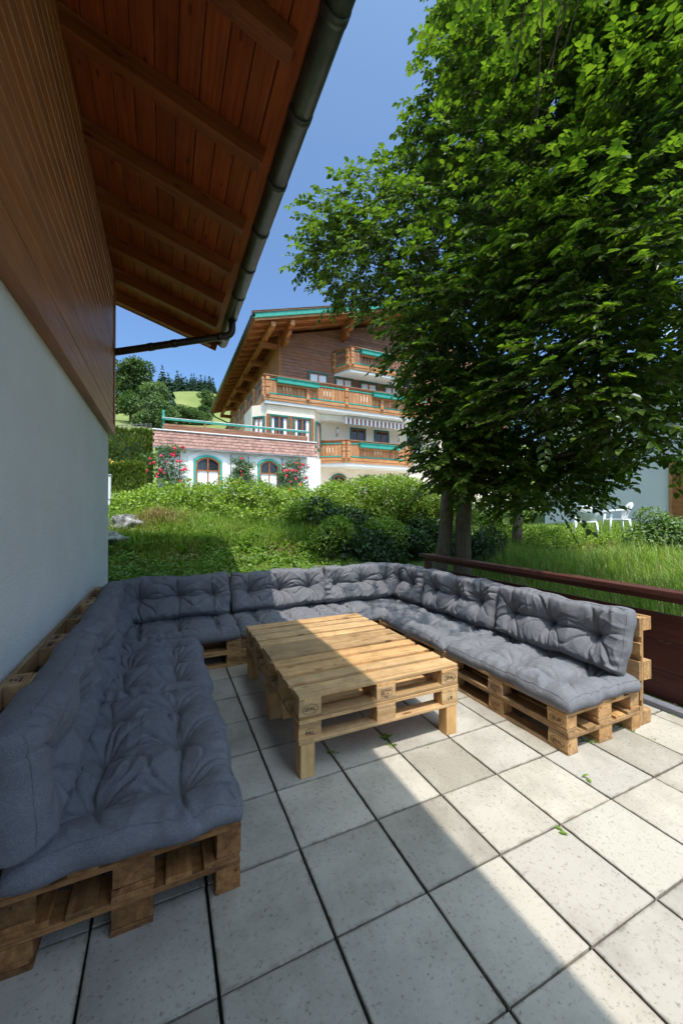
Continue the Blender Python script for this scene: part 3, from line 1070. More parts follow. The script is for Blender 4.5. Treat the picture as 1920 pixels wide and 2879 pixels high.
# ------------------------------------------------------------------ near house
house = thing('house', 'near house with white plaster wall, brown cladding and wide wooden eaves', 'house', (XW, 6.04, 0))
HO = Vector(house.location)


def hp(name, mat, x0, x1, y0, y1, z0, z1, bev=0.004, parent=None):
    o = bx(name, mat, x0, x1, y0, y1, z0, z1, None, bev)
    o.parent = parent or house
    o.location = o.location - HO - (Vector(parent.location) if parent else Vector((0, 0, 0)))
    return o


ZB = 2.672
hp('wall', 'house_plaster', -7.0, XW, -5.0, 6.04, -0.05, ZB, 0.012)
XC = -0.622
slope = 0.306
ER, EZ = 0.765, 4.44           # roof edge: x, and underside of the boards there


def soff(x):
    return EZ + (ER - x) * slope


nb = 18
bh = (soff(XC) - 0.05 - (ZB + 0.11)) / nb
for k in range(nb):
    z0 = ZB + 0.11 + k * bh
    hp('cladding_board', 'cladding_wood', XC - 0.022, XC - (0.0 if k % 2 else 0.0015), -5.0, 5.93, z0 + 0.0045, z0 + bh - 0.0045, 0.005)
hp('cladding_backing', 'joint_dark', -6.9, XC - 0.016, -5.0, 6.02, ZB + 0.02, soff(XC) - 0.06, 0)
hp('trim_board', 'cladding_wood', XW + 0.002, XC + 0.012, -5.0, 6.045, ZB - 0.02, ZB + 0.048, 0.005)
hp('trim_board', 'cladding_wood', XC - 0.03, XC + 0.004, -5.0, 6.045, ZB + 0.051, ZB + 0.106, 0.005)
hp('corner_board', 'cladding_wood', XC - 0.03, XC + 0.012, 5.934, 6.052, ZB + 0.108, soff(XC) - 0.04, 0.004)
hp('end_wall_cladding', 'cladding_wood', -6.9, XC - 0.034, 6.022, 6.05, ZB - 0.02, soff(XC) - 0.04, 0.003)
hp('purlin', 'rafter_wood', -0.80, XC - 0.02, 5.9, 6.33, 4.60, 4.80, 0.005)

# roof: boards running along the eave, rafters below, tiles above
roofp = link('roof', None, None, house, (0, 0, 0))
YV = 6.64
ang = math.atan(slope)


def roof_piece(name, mat, xa, xb, ya, yb, zlo, zhi, bev=0.003):
    """slab lying in the roof slope; zlo/zhi measured square to it from the underside of the boards"""
    La = (xb - xa) / math.cos(ang)
    me = box_mesh(La, yb - ya, zhi - zlo, bev, 0, 0, mat)
    xm = (xa + xb) / 2
    c = Vector((xm, (ya + yb) / 2, soff(xm))) + Vector((math.sin(ang), 0, math.cos(ang))) * ((zlo + zhi) / 2)
    return link(name, me, None, roofp, c - HO, (0, ang, 0))


xe = ER + 0.03
bw = 0.145
k = 0
while xe - k * bw > -1.2:
    xb = xe - k * bw
    roof_piece('soffit_board', 'soffit_wood', xb - bw + 0.006, xb, -5.0, YV, 0.001 * (k % 2), 0.022, 0.003)
    k += 1
roof_piece('roof_deck', 'slate', -4.0, ER + 0.05, -5.0, YV + 0.03, 0.024, 0.12, 0)
ry = [6.56, 5.92, 5.22, 4.53, 3.80, 3.02, 2.22, 1.42, 0.62, -0.18, -1.0]
for y in ry:
    roof_piece('rafter', 'rafter_wood', -0.9, ER - 0.045, y - 0.055, y + 0.045, -0.14, -0.001, 0.005)
roof_piece('verge_board', 'soffit_wood', -0.9, ER + 0.04, YV - 0.006, YV + 0.022, -0.14, 0.10, 0.003)
# gutter: half round with joints and a rolled lip
GX, GZ, GR = 0.868, 4.425, 0.082
gut = link('gutter', None, None, house, (0, 0, 0))


def half_round(r_, t_, y0, y1, seg=14, close=True, a0=-0.15, a1=math.pi + 0.15):
    vs, fs = [], []
    for y in (y0, y1):
        for rr in (r_, r_ - t_):
            for q in range(seg + 1):
                a = -(a0 + (a1 - a0) * q / seg)
                vs.append((rr * math.cos(a), y, rr * math.sin(a)))
    n1 = seg + 1
    for q in range(seg):
        fs.append((q, q + 1, 2 * n1 + q + 1, 2 * n1 + q))
        fs.append((n1 + q + 1, n1 + q, 3 * n1 + q, 3 * n1 + q + 1))
        fs.append((q + 1, q, n1 + q, n1 + q + 1))
        fs.append((2 * n1 + q, 2 * n1 + q + 1, 3 * n1 + q + 1, 3 * n1 + q))
    fs.append((0, 2 * n1, 3 * n1, n1))
    fs.append((seg, n1 + seg, 3 * n1 + seg, 2 * n1 + seg))
    return pymesh(vs, fs, True)


o = link('gutter_channel', half_round(GR, 0.004, -5.0, 6.60), 'metal_gutter', gut, Vector((GX, 0, GZ)) - HO)
jm = half_round(GR + 0.006, 0.005, -0.03, 0.03)
for q in range(14):
    link('bracket', jm, 'metal_dark' if q % 2 else 'metal_gutter', gut, Vector((GX, 6.30 - q * 0.62, GZ)) - HO)
link('rim', tube([(0, -5.0, 0), (0, 6.60, 0)], 0.010, 8), 'metal_gutter', gut, Vector((GX + GR, 0, GZ + 0.012)) - HO)
pts = [(GR * math.cos(-a), 0, GR * math.sin(-a)) for a in np.linspace(-0.15, math.pi + 0.15, 16)]
link('end_cap', pymesh([(p_[0], 0, p_[2]) for p_ in pts] + [(p_[0], 0.006, p_[2]) for p_ in pts],
                       [tuple(range(16)), tuple(reversed(range(16, 32)))] + [(i_, i_ + 1, i_ + 17, i_ + 16) for i_ in range(15)] + [(15, 0, 16, 31)]),
     'metal_gutter', gut, Vector((GX, 6.60, GZ)) - HO)
hp('fascia_board', 'metal_dark', ER + 0.030, ER + 0.036, -5, YV + 0.01, EZ - 0.04, EZ + 0.05, 0.001)
# downpipe: out of the gutter, elbow, back to the wall
dp = link('downpipe', None, None, house, (0, 0, 0))
pp = [Vector((GX + 0.005, 5.62, GZ - 0.07)), Vector((GX + 0.005, 5.62, GZ - 0.20))]
for q in range(1, 7):
    a = q / 6 * R(78)
    pp.append(Vector((GX + 0.005 - 0.11 * (1 - math.cos(a)), 5.62 + 0.02 * q / 6, GZ - 0.20 - 0.11 * math.sin(a))))
pp.append(Vector((-0.55, 5.98, 3.79)))
pp.append(Vector((-0.64, 6.0, 3.77)))
link('pipe', tube([p_ - HO for p_ in pp], 0.048, 14), 'metal_dark', dp)
dv = (pp[-2] - pp[7]).normalized()
for f_ in (0.06, 0.5, 0.72):
    c = pp[7].lerp(pp[-2], f_)
    link('pipe_joint', tube([c - dv * 0.035 - HO, c + dv * 0.035 - HO], 0.0535, 14), 'metal_dark', dp)

# ------------------------------------------------------------------ terrace railing
rail = thing('terrace_railing', 'dark reddish brown wooden terrace railing behind the sunlit bench', 'railing', (3.70, 1.0, 0.0))
YR = 5.02
bx('top_rail', 'rail_wood', 3.66, 3.80, -4, YR, 0.905, 0.955, rail, 0.006)
bx('rail_apron', 'rail_wood', 3.70, 3.735, -4, YR - 0.10, 0.858, 0.903, rail, 0.004)
bx('railing_board', 'rail_wood', 3.775, 3.805, -4, YR - 0.08, 0.515, 0.745, rail, 0.005)
bx('railing_board', 'rail_wood', 3.775, 3.805, -4, YR - 0.08, 0.264, 0.511, rail, 0.005)
bx('railing_board', 'rail_wood', 3.775, 3.805, -4, YR - 0.08, 0.03, 0.260, rail, 0.005)
for y in (4.86, 0.95, -0.9, -2.8):
    bx('post', 'rail_wood', 3.682, 3.772, y - 0.045, y + 0.045, -0.1, 0.857 if True else 0.9, rail, 0.005)
    bx('post_head', 'rail_wood', 3.738, 3.772, y - 0.04, y + 0.04, 0.857, 0.904, rail, 0.002)
# ------------------------------------------------------------------ placing by direction
def at_px(vx, vy, dist):
    """point in the direction of photo position (1568-wide frame) at a horizontal distance"""
    f_ = 881.3
    r_ = (vx - 784) / f_
    az = math.atan(r_) + YAW
    dep = dist * math.cos(math.atan(r_))
    return Vector((dist * math.sin(az), dist * math.cos(az), CAMH + (1182 - vy) / f_ * dep))


def on_floor(nx_, ny_, z=0.0):
    r_ = (nx_ - 960) / 1079.18
    u_ = -(ny_ - 1447.2) / 1079.18
    t_ = (z - CAMH) / u_
    c, s = math.cos(YAW), math.sin(YAW)
    return Vector(((r_ * c + s) * t_, (-r_ * s + c) * t_, z))


# ------------------------------------------------------------------ chalet across the garden
chalet = thing('chalet', 'large alpine chalet with brown balconies, teal trim and wide overhanging roof', 'chalet', (5.6, 20.0, 2.3))
CO = Vector(chalet.location)


def wpos(o, parent):
    """world offset of a parent chain made of unrotated objects"""
    v_ = Vector((0, 0, 0))
    while parent is not None:
        v_ += Vector(parent.location)
        parent = parent.parent
    return v_


def pt(name, mat, x0, x1, y0, y1, z0, z1, parent, bev=0.004):
    me = box_mesh(abs(x1 - x0), abs(y1 - y0), abs(z1 - z0), bev, 0, 0, mat)
    return link(name, me, None, parent, Vector(((x0 + x1) / 2, (y0 + y1) / 2, (z0 + z1) / 2)) - wpos(None, parent))


def pbeam(name, mat, p, q, w, h, parent, bev=0.004):
    p, q = Vector(p), Vector(q)
    d = q - p
    me = box_mesh(d.length, w, h, bev, 0, 0, mat)
    return link(name, me, None, parent, (p + q) / 2 - wpos(None, parent), d.to_track_quat('X', 'Z').to_euler())


def prism(name, mat, poly, z0, z1, parent):
    """plan polygon extruded upwards"""
    n_ = len(poly)
    vs = [(x, y, z0) for x, y in poly] + [(x, y, z1) for x, y in poly]
    fs = [tuple(reversed(range(n_))), tuple(range(n_, 2 * n_))] + [(i, (i + 1) % n_, n_ + (i + 1) % n_, n_ + i) for i in range(n_)]
    off = wpos(None, parent)
    return link(name, pymesh([Vector(v_) - off for v_ in vs], fs), mat, parent)


def yprism(name, mat, poly, y0, y1, parent):
    """elevation polygon (x,z) extruded along Y"""
    n_ = len(poly)
    vs = [(x, y0, z) for x, z in poly] + [(x, y1, z) for x, z in poly]
    fs = [tuple(range(n_)), tuple(reversed(range(n_, 2 * n_)))] + [(i, n_ + i, n_ + (i + 1) % n_, (i + 1) % n_) for i in range(n_)]
    off = wpos(None, parent)
    return link(name, pymesh([Vector(v_) - off for v_ in vs], fs), mat, parent)


CRS = 0.288


def croof(x):
    """underside of the chalet roof boards"""
    return 10.93 + (x - 3.9) * CRS if x < 14 else 10.93 + 10.1 * CRS - (x - 14) * CRS


pt('wall', 'cream_plaster', 5.6, 22.4, 20.0, 37.0, 2.0, 7.32, chalet, 0)
yprism('upper_wall', 'chalet_grey_plank', [(5.63, 7.32), (22.37, 7.32), (22.37, croof(22.4) - 0.2), (14, croof(14) - 0.2), (5.63, croof(5.63) - 0.2)], 20.03, 36.97, chalet)
z = 7.33
while z < 13.2:
    xa = 5.6
    while croof(xa) - 0.18 < z + 0.17 and xa < 14:
        xa += 0.05
    xb = 28 - xa if xa > 5.7 else 22.4
    if xb - xa > 0.5:
        pt('cladding_board', 'chalet_grey_plank', xa, xb, 19.995, 20.03, z, z + 0.172, chalet, 0.008)
    z += 0.18
pt('corner_board', 'chalet_beam', 5.54, 5.66, 19.96, 20.10, 7.34, croof(5.6) - 0.2, chalet)
pt('side_cladding', 'chalet_beam', 5.575, 5.628, 20.12, 37, 7.34, croof(5.6) - 0.2, chalet, 0)
croot = link('roof', None, None, chalet, (0, 0, 0))
cang = -math.atan(CRS)


def cslab(name, mat, xa, xb, ya, yb, zlo, zhi, bev=0.004):
    me = box_mesh((xb - xa) / math.cos(cang), yb - ya, zhi - zlo, bev, 0, 0, mat)
    xm = (xa + xb) / 2
    c = Vector((xm, (ya + yb) / 2, croof(xm))) + Vector((math.sin(cang), 0, math.cos(cang))) * ((zlo + zhi) / 2)
    return link(name, me, None, croot, c - CO, (0, cang, 0))


cslab('roof_boarding', 'chalet_rafter', 3.86, 14.0, 18.22, 36.9, 0.0, 0.03)
cslab('roof_covering', 'slate', 3.82, 14.05, 18.12, 37.0, 0.035, 0.16)
y = 18.55
while y < 36.8:
    cslab('rafter', 'chalet_rafter', 3.95, 9.6 if y < 20 else 5.6, y - 0.06, y + 0.06, -0.17, -0.002)
    y += 0.78
cslab('verge_fascia', 'chalet_trim', 3.86, 14.0, 18.17, 18.21, -0.13, 0.0)
cslab('verge_fascia', 'teal_paint', 3.80, 14.0, 18.10, 18.165, -0.02, 0.20)
cslab('verge_cap', 'chalet_grey_plank', 3.80, 14.0, 18.06, 18.20, 0.205, 0.255)
cslab('verge_cap', 'slate', 3.80, 14.0, 18.04, 18.24, 0.26, 0.29)
og = link('eave_gutter', tube([(3.78, 18.1, 11.0), (3.78, 37.0, 11.0)], 0.10, 10), 'metal_gutter', chalet, -CO)
for q in range(24):
    link('gutter_bracket', tube([(0, -0.03, 0), (0, 0.03, 0)], 0.108, 10), 'metal_dark', og, (3.78, 18.4 + q * 0.78, 11.0))
link('gutter_spout', tube([Vector((3.8, 36.5, 10.9)) - CO, Vector((4.2, 36.6, 10.5)) - CO, Vector((5.55, 37.0, 10.1)) - CO], 0.06, 8), 'metal_dark', chalet)
for x, hh, y1 in ((4.80, 0.24, 36.8), (5.78, 0.26, 20.2), (9.3, 0.28, 20.2)):
    zt_ = croof(x) - 0.19
    pt('purlin', 'chalet_beam', x - 0.11, x + 0.11, 18.30, y1, zt_ - hh, zt_, chalet, 0.012)
    pt('purlin_end', 'chalet_trim', x - 0.10, x + 0.10, 18.285, 18.299, zt_ - hh + 0.01, zt_ - 0.01, chalet, 0.002)
    if x > 5:
        pt('corbel', 'chalet_beam', x - 0.10, x + 0.10, 18.75, 20.2, zt_ - hh - 0.24, zt_ - hh - 0.003, chalet, 0.02)
        pt('corbel', 'chalet_beam', x - 0.10, x + 0.10, 19.25, 20.2, zt_ - hh - 0.46, zt_ - hh - 0.244, chalet, 0.02)
for q in range(7):
    yy = 20.22 + q * 2.7
    zt_ = croof(4.8) - 0.19 - 0.24
    pt('bracket_beam', 'chalet_beam', 4.62, 5.62, yy - 0.12, yy + 0.12, zt_ - 0.27, zt_ - 0.003, chalet, 0.012)


def balcony(name, path, zb, inner, planters=(), posts_sp=2.25, H=1.27, fascia='chalet_trim', slabpoly=None, mats=None):
    """parapet along a plan path; each run has fascia, planks, strips, posts and rail"""
    root = link(name, None, None, chalet, (0, 0, 0))
    if slabpoly:
        prism('balcony_slab', 'white_plaster', slabpoly, zb - 0.16, zb + 0.02, root)
    for ri, (a, b_) in enumerate(zip(path[:-1], path[1:])):
        a, b_ = Vector((a[0], a[1], 0)), Vector((b_[0], b_[1], 0))
        d = (b_ - a)
        L = d.length
        d.normalize()
        nrm = Vector((d.y, -d.x, 0))       # outward: right of the walking direction
        pm = 'chalet_plank' if not mats else mats[ri]

        def bar(nm, mat, s0, s1, z0, z1, off, th):
            p_ = a + d * s0 + nrm * off + Vector((0, 0, (z0 + z1) / 2))
            q_ = a + d * s1 + nrm * off + Vector((0, 0, (z0 + z1) / 2))
            return pbeam(nm, mat, p_, q_, th, z1 - z0, root)

        bar('fascia_board', fascia, -0.02, L + 0.02, zb - 0.02, zb + 0.10, 0.03, 0.05)
        bar('fascia_board', fascia, -0.02, L + 0.02, zb + 0.105, zb + 0.26, 0.045, 0.06)
        bar('backing', 'joint_dark', 0.03, L - 0.03, zb + 0.27, zb + 1.10, -0.05, 0.02)
        npk = max(1, int(L / 0.205))
        pw = L / npk
        for k in range(npk):
            s = (k + 0.5) * pw
            c = a + d * s + Vector((0, 0, zb + 0.685))
            off = wpos(None, root)
            link('plank', box_mesh(pw - 0.014, 0.03, 0.83, 0.005, 0, 0, pm), None, root, c - off, (0, 0, math.atan2(d.y, d.x)))
        bar('trim_strip', 'teal_paint', 0, L, zb + 0.30, zb + 0.365, 0.032, 0.03)
        bar('trim_strip', 'teal_paint' if pm == 'chalet_plank' else 'dark_teal_paint', 0, L, zb + 1.01, zb + 1.07, 0.032, 0.03)
        bar('top_rail', 'chalet_beam', -0.04, L + 0.04, zb + 1.115, zb + 1.18, 0.0, 0.10)
        bar('top_rail', 'chalet_grey_plank', -0.06, L + 0.06, zb + 1.185, zb + 1.235, 0.01, 0.17)
        s = 0.0
        ps = []
        while s <= L + 0.01:
            ps.append(s)
            s += L / max(1, round(L / posts_sp))
        for s in ps:
            for (z0, z1, w_) in ((0.20, 0.40, 0.16), (0.405, 0.60, 0.11), (0.605, 0.78, 0.16), (0.785, 0.93, 0.12), (0.935, 1.11, 0.17)):
                c = a + d * min(max(s, 0.1), L - 0.1) + nrm * 0.07 + Vector((0, 0, zb + (z0 + z1) / 2))
                link('post_block', box_mesh(0.19, w_, z1 - z0, 0.02, 0, 0, 'chalet_trim'), None, root, c - wpos(None, root), (0, 0, math.atan2(d.y, d.x)))
        for s0, s1 in zip(ps[:-1], ps[1:]):
            for k in (-1, 0, 1):
                c = a + d * ((s0 + s1) / 2 + k * 0.17) + nrm * 0.02 + Vector((0, 0, zb + 0.68))
                link('cut_out', box_mesh(0.035, 0.014, 0.27, 0.004, 0, 0, 'cream_plaster' if pm == 'chalet_plank' else 'joint_dark'), None, root, c - wpos(None, root), (0, 0, math.atan2(d.y, d.x)))
        for (pr_, s0, s1) in planters:
            if pr_ == ri:
                o_ = bar('planter_box', 'teal_paint', s0, s1, zb + 0.84, zb + 1.05, 0.17, 0.22)
                bar('planter_lid', 'teal_paint', s0 - 0.03, s1 + 0.03, zb + 1.055, zb + 1.085, 0.19, 0.26)
                bar('planter_bearer', 'chalet_plank', s0 + 0.02, s1 - 0.03, zb + 0.765, zb + 0.835, 0.12, 0.10)
    return root


balcony('upper_balcony', [(4.49, 36.0), (4.49, 18.7), (15.5, 18.7)], 7.27, None, planters=((1, 0.55, 2.75), (1, 6.0, 8.2)),
        slabpoly=[(4.49, 36.0), (4.49, 18.7), (15.5, 18.7), (15.5, 20.0), (5.6, 20.0), (5.6, 36.0)], mats=['chalet_grey_plank', 'chalet_plank'])
balcony('lower_balcony', [(7.45, 19.75), (8.9, 18.7), (12.85, 18.7), (13.7, 19.6)], 4.40, None, planters=((1, 0.75, 3.3),),
        slabpoly=[(7.45, 19.75), (8.9, 18.7), (12.85, 18.7), (13.7, 19.6), (13.7, 20), (7.45, 20)], posts_sp=3.9)
balcony('gable_balcony', [(8.75, 19.98), (9.25, 18.9), (13.4, 18.9), (13.9, 19.98)], 9.62, None, planters=((1, 0.6, 2.6),),
        slabpoly=[(8.75, 19.98), (9.25, 18.9), (13.4, 18.9), (13.9, 19.98)], posts_sp=2.0, mats=['chalet_grey_plank', 'chalet_grey_plank', 'chalet_grey_plank'])
# sloping cream coving below the upper balcony
yprism('coving', 'white_plaster', [(4.6, 7.09), (15.5, 7.09), (15.5, 6.95), (5.3, 6.75)], 19.45, 19.99, chalet)
prism('bay', 'cream_plaster', [(4.0, 21.5), (4.0, 19.5), (4.62, 18.85), (7.12, 18.85), (7.62, 19.35), (7.62, 20.0), (5.6, 20.0), (5.6, 21.5)], 4.45, 7.08, chalet)


def window(parent, a, b_, z0, z1, frame='dark_teal_paint', curtain='sides', sash='window_wood', nm='window', surround=None):
    """flat window between plan points a and b_ (viewed from the outside, left to right)"""
    a, b_ = Vector((a[0], a[1], 0)), Vector((b_[0], b_[1], 0))
    d = b_ - a
    L = d.length
    d.normalize()
    nrm = Vector((d.y, -d.x, 0))
    c0 = (a + b_) / 2 + Vector((0, 0, (z0 + z1) / 2))
    root = link(nm, box_mesh(L, 0.03, z1 - z0, 0.0, 0, 0, 'joint_dark'), None, parent, c0 + nrm * 0.012 - wpos(None, parent), (0, 0, math.atan2(d.y, d.x)))
    h = z1 - z0

    def piece(name, mat, x0, x1, za, zb_, off, th):
        return link(name, box_mesh(x1 - x0, th, zb_ - za, 0.004, 0, 0, mat), None, root, ((x0 + x1) / 2, -off, (za + zb_) / 2))

    fw = 0.075
    piece('frame', frame, -L / 2 - fw, L / 2 + fw, h / 2, h / 2 + fw, 0.05, 0.10)
    piece('frame', frame, -L / 2 - fw, L / 2 + fw, -h / 2 - fw, -h / 2, 0.05, 0.10)
    piece('frame', frame, -L / 2 - fw, -L / 2, -h / 2, h / 2, 0.05, 0.10)
    piece('frame', frame, L / 2, L / 2 + fw, -h / 2, h / 2, 0.05, 0.10)
    if surround:
        sw = 0.20
        piece('surround', surround, -L / 2 - sw, L / 2 + sw, h / 2 + fw + 0.002, h / 2 + sw, 0.0, 0.05)
        piece('surround', surround, -L / 2 - sw, -L / 2 - fw - 0.002, -h / 2 - sw, h / 2 + fw, 0.0, 0.05)
        piece('surround', surround, L / 2 + fw + 0.002, L / 2 + sw, -h / 2 - sw, h / 2 + fw, 0.0, 0.05)
    piece('pane', 'window_glass', -L / 2 + 0.002, L / 2 - 0.002, -h / 2 + 0.002, h / 2 - 0.002, 0.020, 0.006)
    for x0, x1 in ((-L / 2, -L / 2 + 0.05), (L / 2 - 0.05, L / 2), (-0.035, 0.035)):
        piece('sash', sash, x0, x1, -h / 2, h / 2, 0.05, 0.04)
    piece('sash', sash, -L / 2 + 0.052, L / 2 - 0.052, h / 2 - 0.05, h / 2, 0.05, 0.038)
    piece('sash', sash, -L / 2 + 0.052, L / 2 - 0.052, -h / 2, -h / 2 + 0.06, 0.05, 0.038)
    # curtains hang just inside the pane: wavy strips
    cw = {'sides': [(-L / 2 + 0.05, -L / 2 + 0.17), (L / 2 - 0.20, L / 2 - 0.05)], 'full': [(-L / 2 + 0.05, L / 2 - 0.05)], 'half': [(-L / 2 + 0.05, L / 2 - 0.05)]}[curtain]
    for x0, x1 in cw:
        nn = 24
        zt2 = h / 2 - 0.04 if curtain != 'half' else -h * 0.02
        vs, fs = [], []
        for k in range(nn + 1):
            x_ = x0 + (x1 - x0) * k / nn
            vs.append((x_, -0.027 - 0.003 * math.sin(k * 2.1), zt2))
            vs.append((x_, -0.027 - 0.003 * math.sin(k * 2.1 + 0.5), -h / 2 + 0.04))
        for k in range(nn):
            fs.append((2 * k, 2 * k + 1, 2 * k + 3, 2 * k + 2))
        link('curtain', pymesh(vs, fs), 'curtain', root)
    return root


# bay windows with brown posts between
YB = 18.85
window(chalet, (4.80, YB), (5.66, YB), 5.05, 6.50, curtain='sides')
window(chalet, (6.02, YB), (6.86, YB), 5.05, 6.50, curtain='sides')
window(chalet, (4.13, 19.37), (4.50, 18.98), 5.05, 6.42, curtain='full')
window(chalet, (7.22, 18.95), (7.54, 19.27), 5.05, 6.42, curtain='full')
for x in (4.66, 5.84, 7.02):
    pt('bay_post', 'window_wood', x - 0.085, x + 0.085, YB - 0.05, YB - 0.002, 4.9, 6.58, chalet)
pt('bay_lintel', 'cream_plaster', 4.62, 7.12, YB - 0.06, YB - 0.004, 6.60, 6.72, chalet)
for x0, x1, zt_ in ((9.83, 10.70, 6.62), (11.42, 12.30, 6.62), (13.78, 14.62, 6.60)):
    window(chalet, (x0, 20.0), (x1, 20.0), 5.35, zt_ - 0.06, curtain='half', surround='white_plaster')
for x0, x1, zt_ in ((7.25, 8.30, 9.52), (8.86, 9.86, 9.46), (10.45, 11.50, 9.42), (12.1, 13.1, 9.42)):
    window(chalet, (x0, 19.992), (x1, 19.992), 8.30, zt_ - 0.08, frame='dark_teal_paint', curtain='full')


# arched windows
def arch_outline(w, h, rise, n_=14):
    pts = [(-w / 2, -h / 2), (w / 2, -h / 2)]
    rad = (w * w / 4 + rise * rise) / (2 * rise)
    zc = h / 2 - rad
    a1 = math.asin(w / 2 / rad)
    for k in range(n_ + 1):
        a = a1 - 2 * a1 * k / n_
        pts.append((rad * math.sin(a), zc + rad * math.cos(a)))
    return pts


def arch_ring(w, h, rise, t_, y0, y1):
    o_ = arch_outline(w, h, rise)
    i_ = arch_outline(w - 2 * t_, h - 2 * t_, rise * (w - 2 * t_) / w)
    n_ = len(o_)
    vs = [(x, y0, z) for x, z in o_] + [(x, y0, z) for x, z in i_] + [(x, y1, z) for x, z in o_] + [(x, y1, z) for x, z in i_]
    fs = []
    for k in range(n_):
        k2 = (k + 1) % n_
        fs.append((k, k2, n_ + k2, n_ + k))
        fs.append((k, 2 * n_ + k, 2 * n_ + k2, k2))
        fs.append((n_ + k, n_ + k2, 3 * n_ + k2, 3 * n_ + k))
    return pymesh(vs, fs)


def arch_window(parent, xc, y, z0, z1, w, rise=0.24, surround='white_plaster', frame='teal_paint'):
    h = z1 - z0
    ow = arch_outline(w - 0.1, h - 0.1, rise)
    n_ = len(ow)
    root = link('window', pymesh([(x, -0.012, z) for x, z in ow], [tuple(range(n_))]), 'window_glass', parent, Vector((xc, y, (z0 + z1) / 2)) - wpos(None, parent))
    if surround:
        link('surround', arch_ring(w + 0.44, h + 0.42, rise * 1.25, 0.20, -0.02, 0.01), surround, root)
    link('frame', arch_ring(w, h, rise, 0.085, -0.09, -0.004), frame, root)
    link('sash', arch_ring(w - 0.174, h - 0.174, rise * 0.92, 0.06, -0.07, -0.005), 'window_wood', root)
    link('mullion', box_mesh(0.05, 0.04, h - 0.30, 0.004, 0, 0, 'window_wood'), None, root, (0, -0.045, 0))
    link('transom', box_mesh(w - 0.30, 0.036, 0.05, 0.004, 0, 0, 'window_wood'), None, root, (0, -0.042, 0.08))
    nn = 40
    vs, fs = [], []
    for k in range(nn + 1):
        x_ = -w / 2 + 0.16 + (w - 0.32) * k / nn
        vs.append((x_, -0.019 - 0.003 * math.sin(k * 1.7), 0.07 + 0.012 * math.sin(k * 1.57)))
        vs.append((x_, -0.019 - 0.003 * math.sin(k * 1.7 + 0.4), -h / 2 + 0.14))
    for k in range(nn):
        fs.append((2 * k, 2 * k + 1, 2 * k + 3, 2 * k + 2))
    link('curtain', pymesh(vs, fs), 'curtain', root)
    return root


for xc in (9.05, 11.0, 12.9):
    arch_window(chalet, xc, 19.99, 2.65, 3.92, 0.95, 0.22, None, 'dark_teal_paint')
# striped awning rolled out under the upper balcony
aw = link('awning', None, None, chalet, (0, 0, 0))
pa, pb = Vector((9.05, 19.2, 6.98)), Vector((13.0, 19.2, 6.98))
pbeam('cassette', 'plastic_white', pa + Vector((0, 0.1, 0.02)), pb + Vector((0, 0.1, 0.02)), 0.14, 0.10, aw)
for k in range(30):
    x_ = pa.x + k * (pb.x - pa.x) / 30
    pt('stripe', 'awning_red' if k % 2 else 'plastic_white', x_, x_ + (pb.x - pa.x) / 30 - 0.002, 19.10, 19.112, 6.60 + 0.03 * (k % 2), 6.95, aw, 0.001)
# wall lanterns
for x_ in (8.9, 13.05):
    ln = link('wall_lantern', None, None, chalet, Vector((x_, 19.9, 6.2)) - CO)
    link('arm', tube([(0, 0.1, -0.05), (0, 0.0, -0.16), (0, -0.08, -0.05), (0, -0.08, 0.02)], 0.014, 6), 'metal_dark', ln)
    link('lamp_glass', tube([(0, -0.08, 0.03), (0, -0.08, 0.10), (0, -0.08, 0.24)], [0.045, 0.07, 0.06], 6, True, False), 'curtain', ln)
    link('lamp_cap', tube([(0, -0.08, 0.24), (0, -0.08, 0.28), (0, -0.08, 0.34)], [0.085, 0.05, 0.01], 6, True, False), 'metal_dark', ln)

# ------------------------------------------------------------------ annex with shingle skirt
annex = thing('annex', 'low white annex with reddish shingle skirt, roof terrace and arched windows', 'annex', (-0.25, 17.25, 2.0))
pt('wall', 'white_plaster', -0.25, 6.16, 17.25, 20.0, 2.0, 4.55, annex, 0)
pt('wall_return', 'white_plaster', 6.162, 7.3, 18.4, 19.99, 2.0, 4.42, annex, 0)
pt('roof_terrace', 'slate', -0.38, 6.52, 17.22, 19.98, 4.56, 4.98, annex, 0)
yy0, zz0, yy1, zz1 = 17.06, 4.33, 17.20, 5.0
sk = link('shingle_skirt', None, None, annex, (0, 0, 0))
d_ = Vector((0, yy1 - yy0, zz1 - zz0))
pbk = pymesh([Vector(v_) - Vector(annex.location) for v_ in ((-0.42, yy0 + 0.02, zz0), (6.57, yy0 + 0.02, zz0), (6.57, yy1 + 0.02, zz1), (-0.42, yy1 + 0.02, zz1),
              (-0.42, 17.22, zz0), (6.57, 17.22, zz0), (6.57, 17.22, zz1), (-0.42, 17.22, zz1))],
             [(0, 1, 2, 3), (0, 4, 5, 1), (1, 5, 6, 2), (0, 3, 7, 4), (3, 2, 6, 7)])
link('skirt_backing', pbk, 'joint_dark', sk)
sang = math.atan2(zz1 - zz0, yy1 - yy0)
sm = [box_mesh(0.148, 0.172, 0.034, 0.003, 0.004, v_, 'shingle') for v_ in range(4)]
rr = random.Random(4)
for c in range(5):
    f0 = c / 5
    for k in range(47):
        x_ = -0.42 + 0.076 + k * 0.1495 + (0.05 if c % 2 else 0) + rr.uniform(-.004, .004)
        if x_ > 6.55: continue
        p_ = Vector((x_, yy0, zz0)) + d_ * (f0 + 0.105) + Vector((0, -0.012, 0.004)) + d_ * rr.uniform(-0.012, 0.012)
        link('shingle', sm[rr.randrange(4)], None, sk, p_ - Vector(annex.location), (sang - 0.13 + rr.uniform(-.02, .02), 0, rr.uniform(-.012, .012)))
pt('skirt_cap', 'plastic_white', -0.44, 6.6, 17.12, 17.24, 5.005, 5.045, annex)
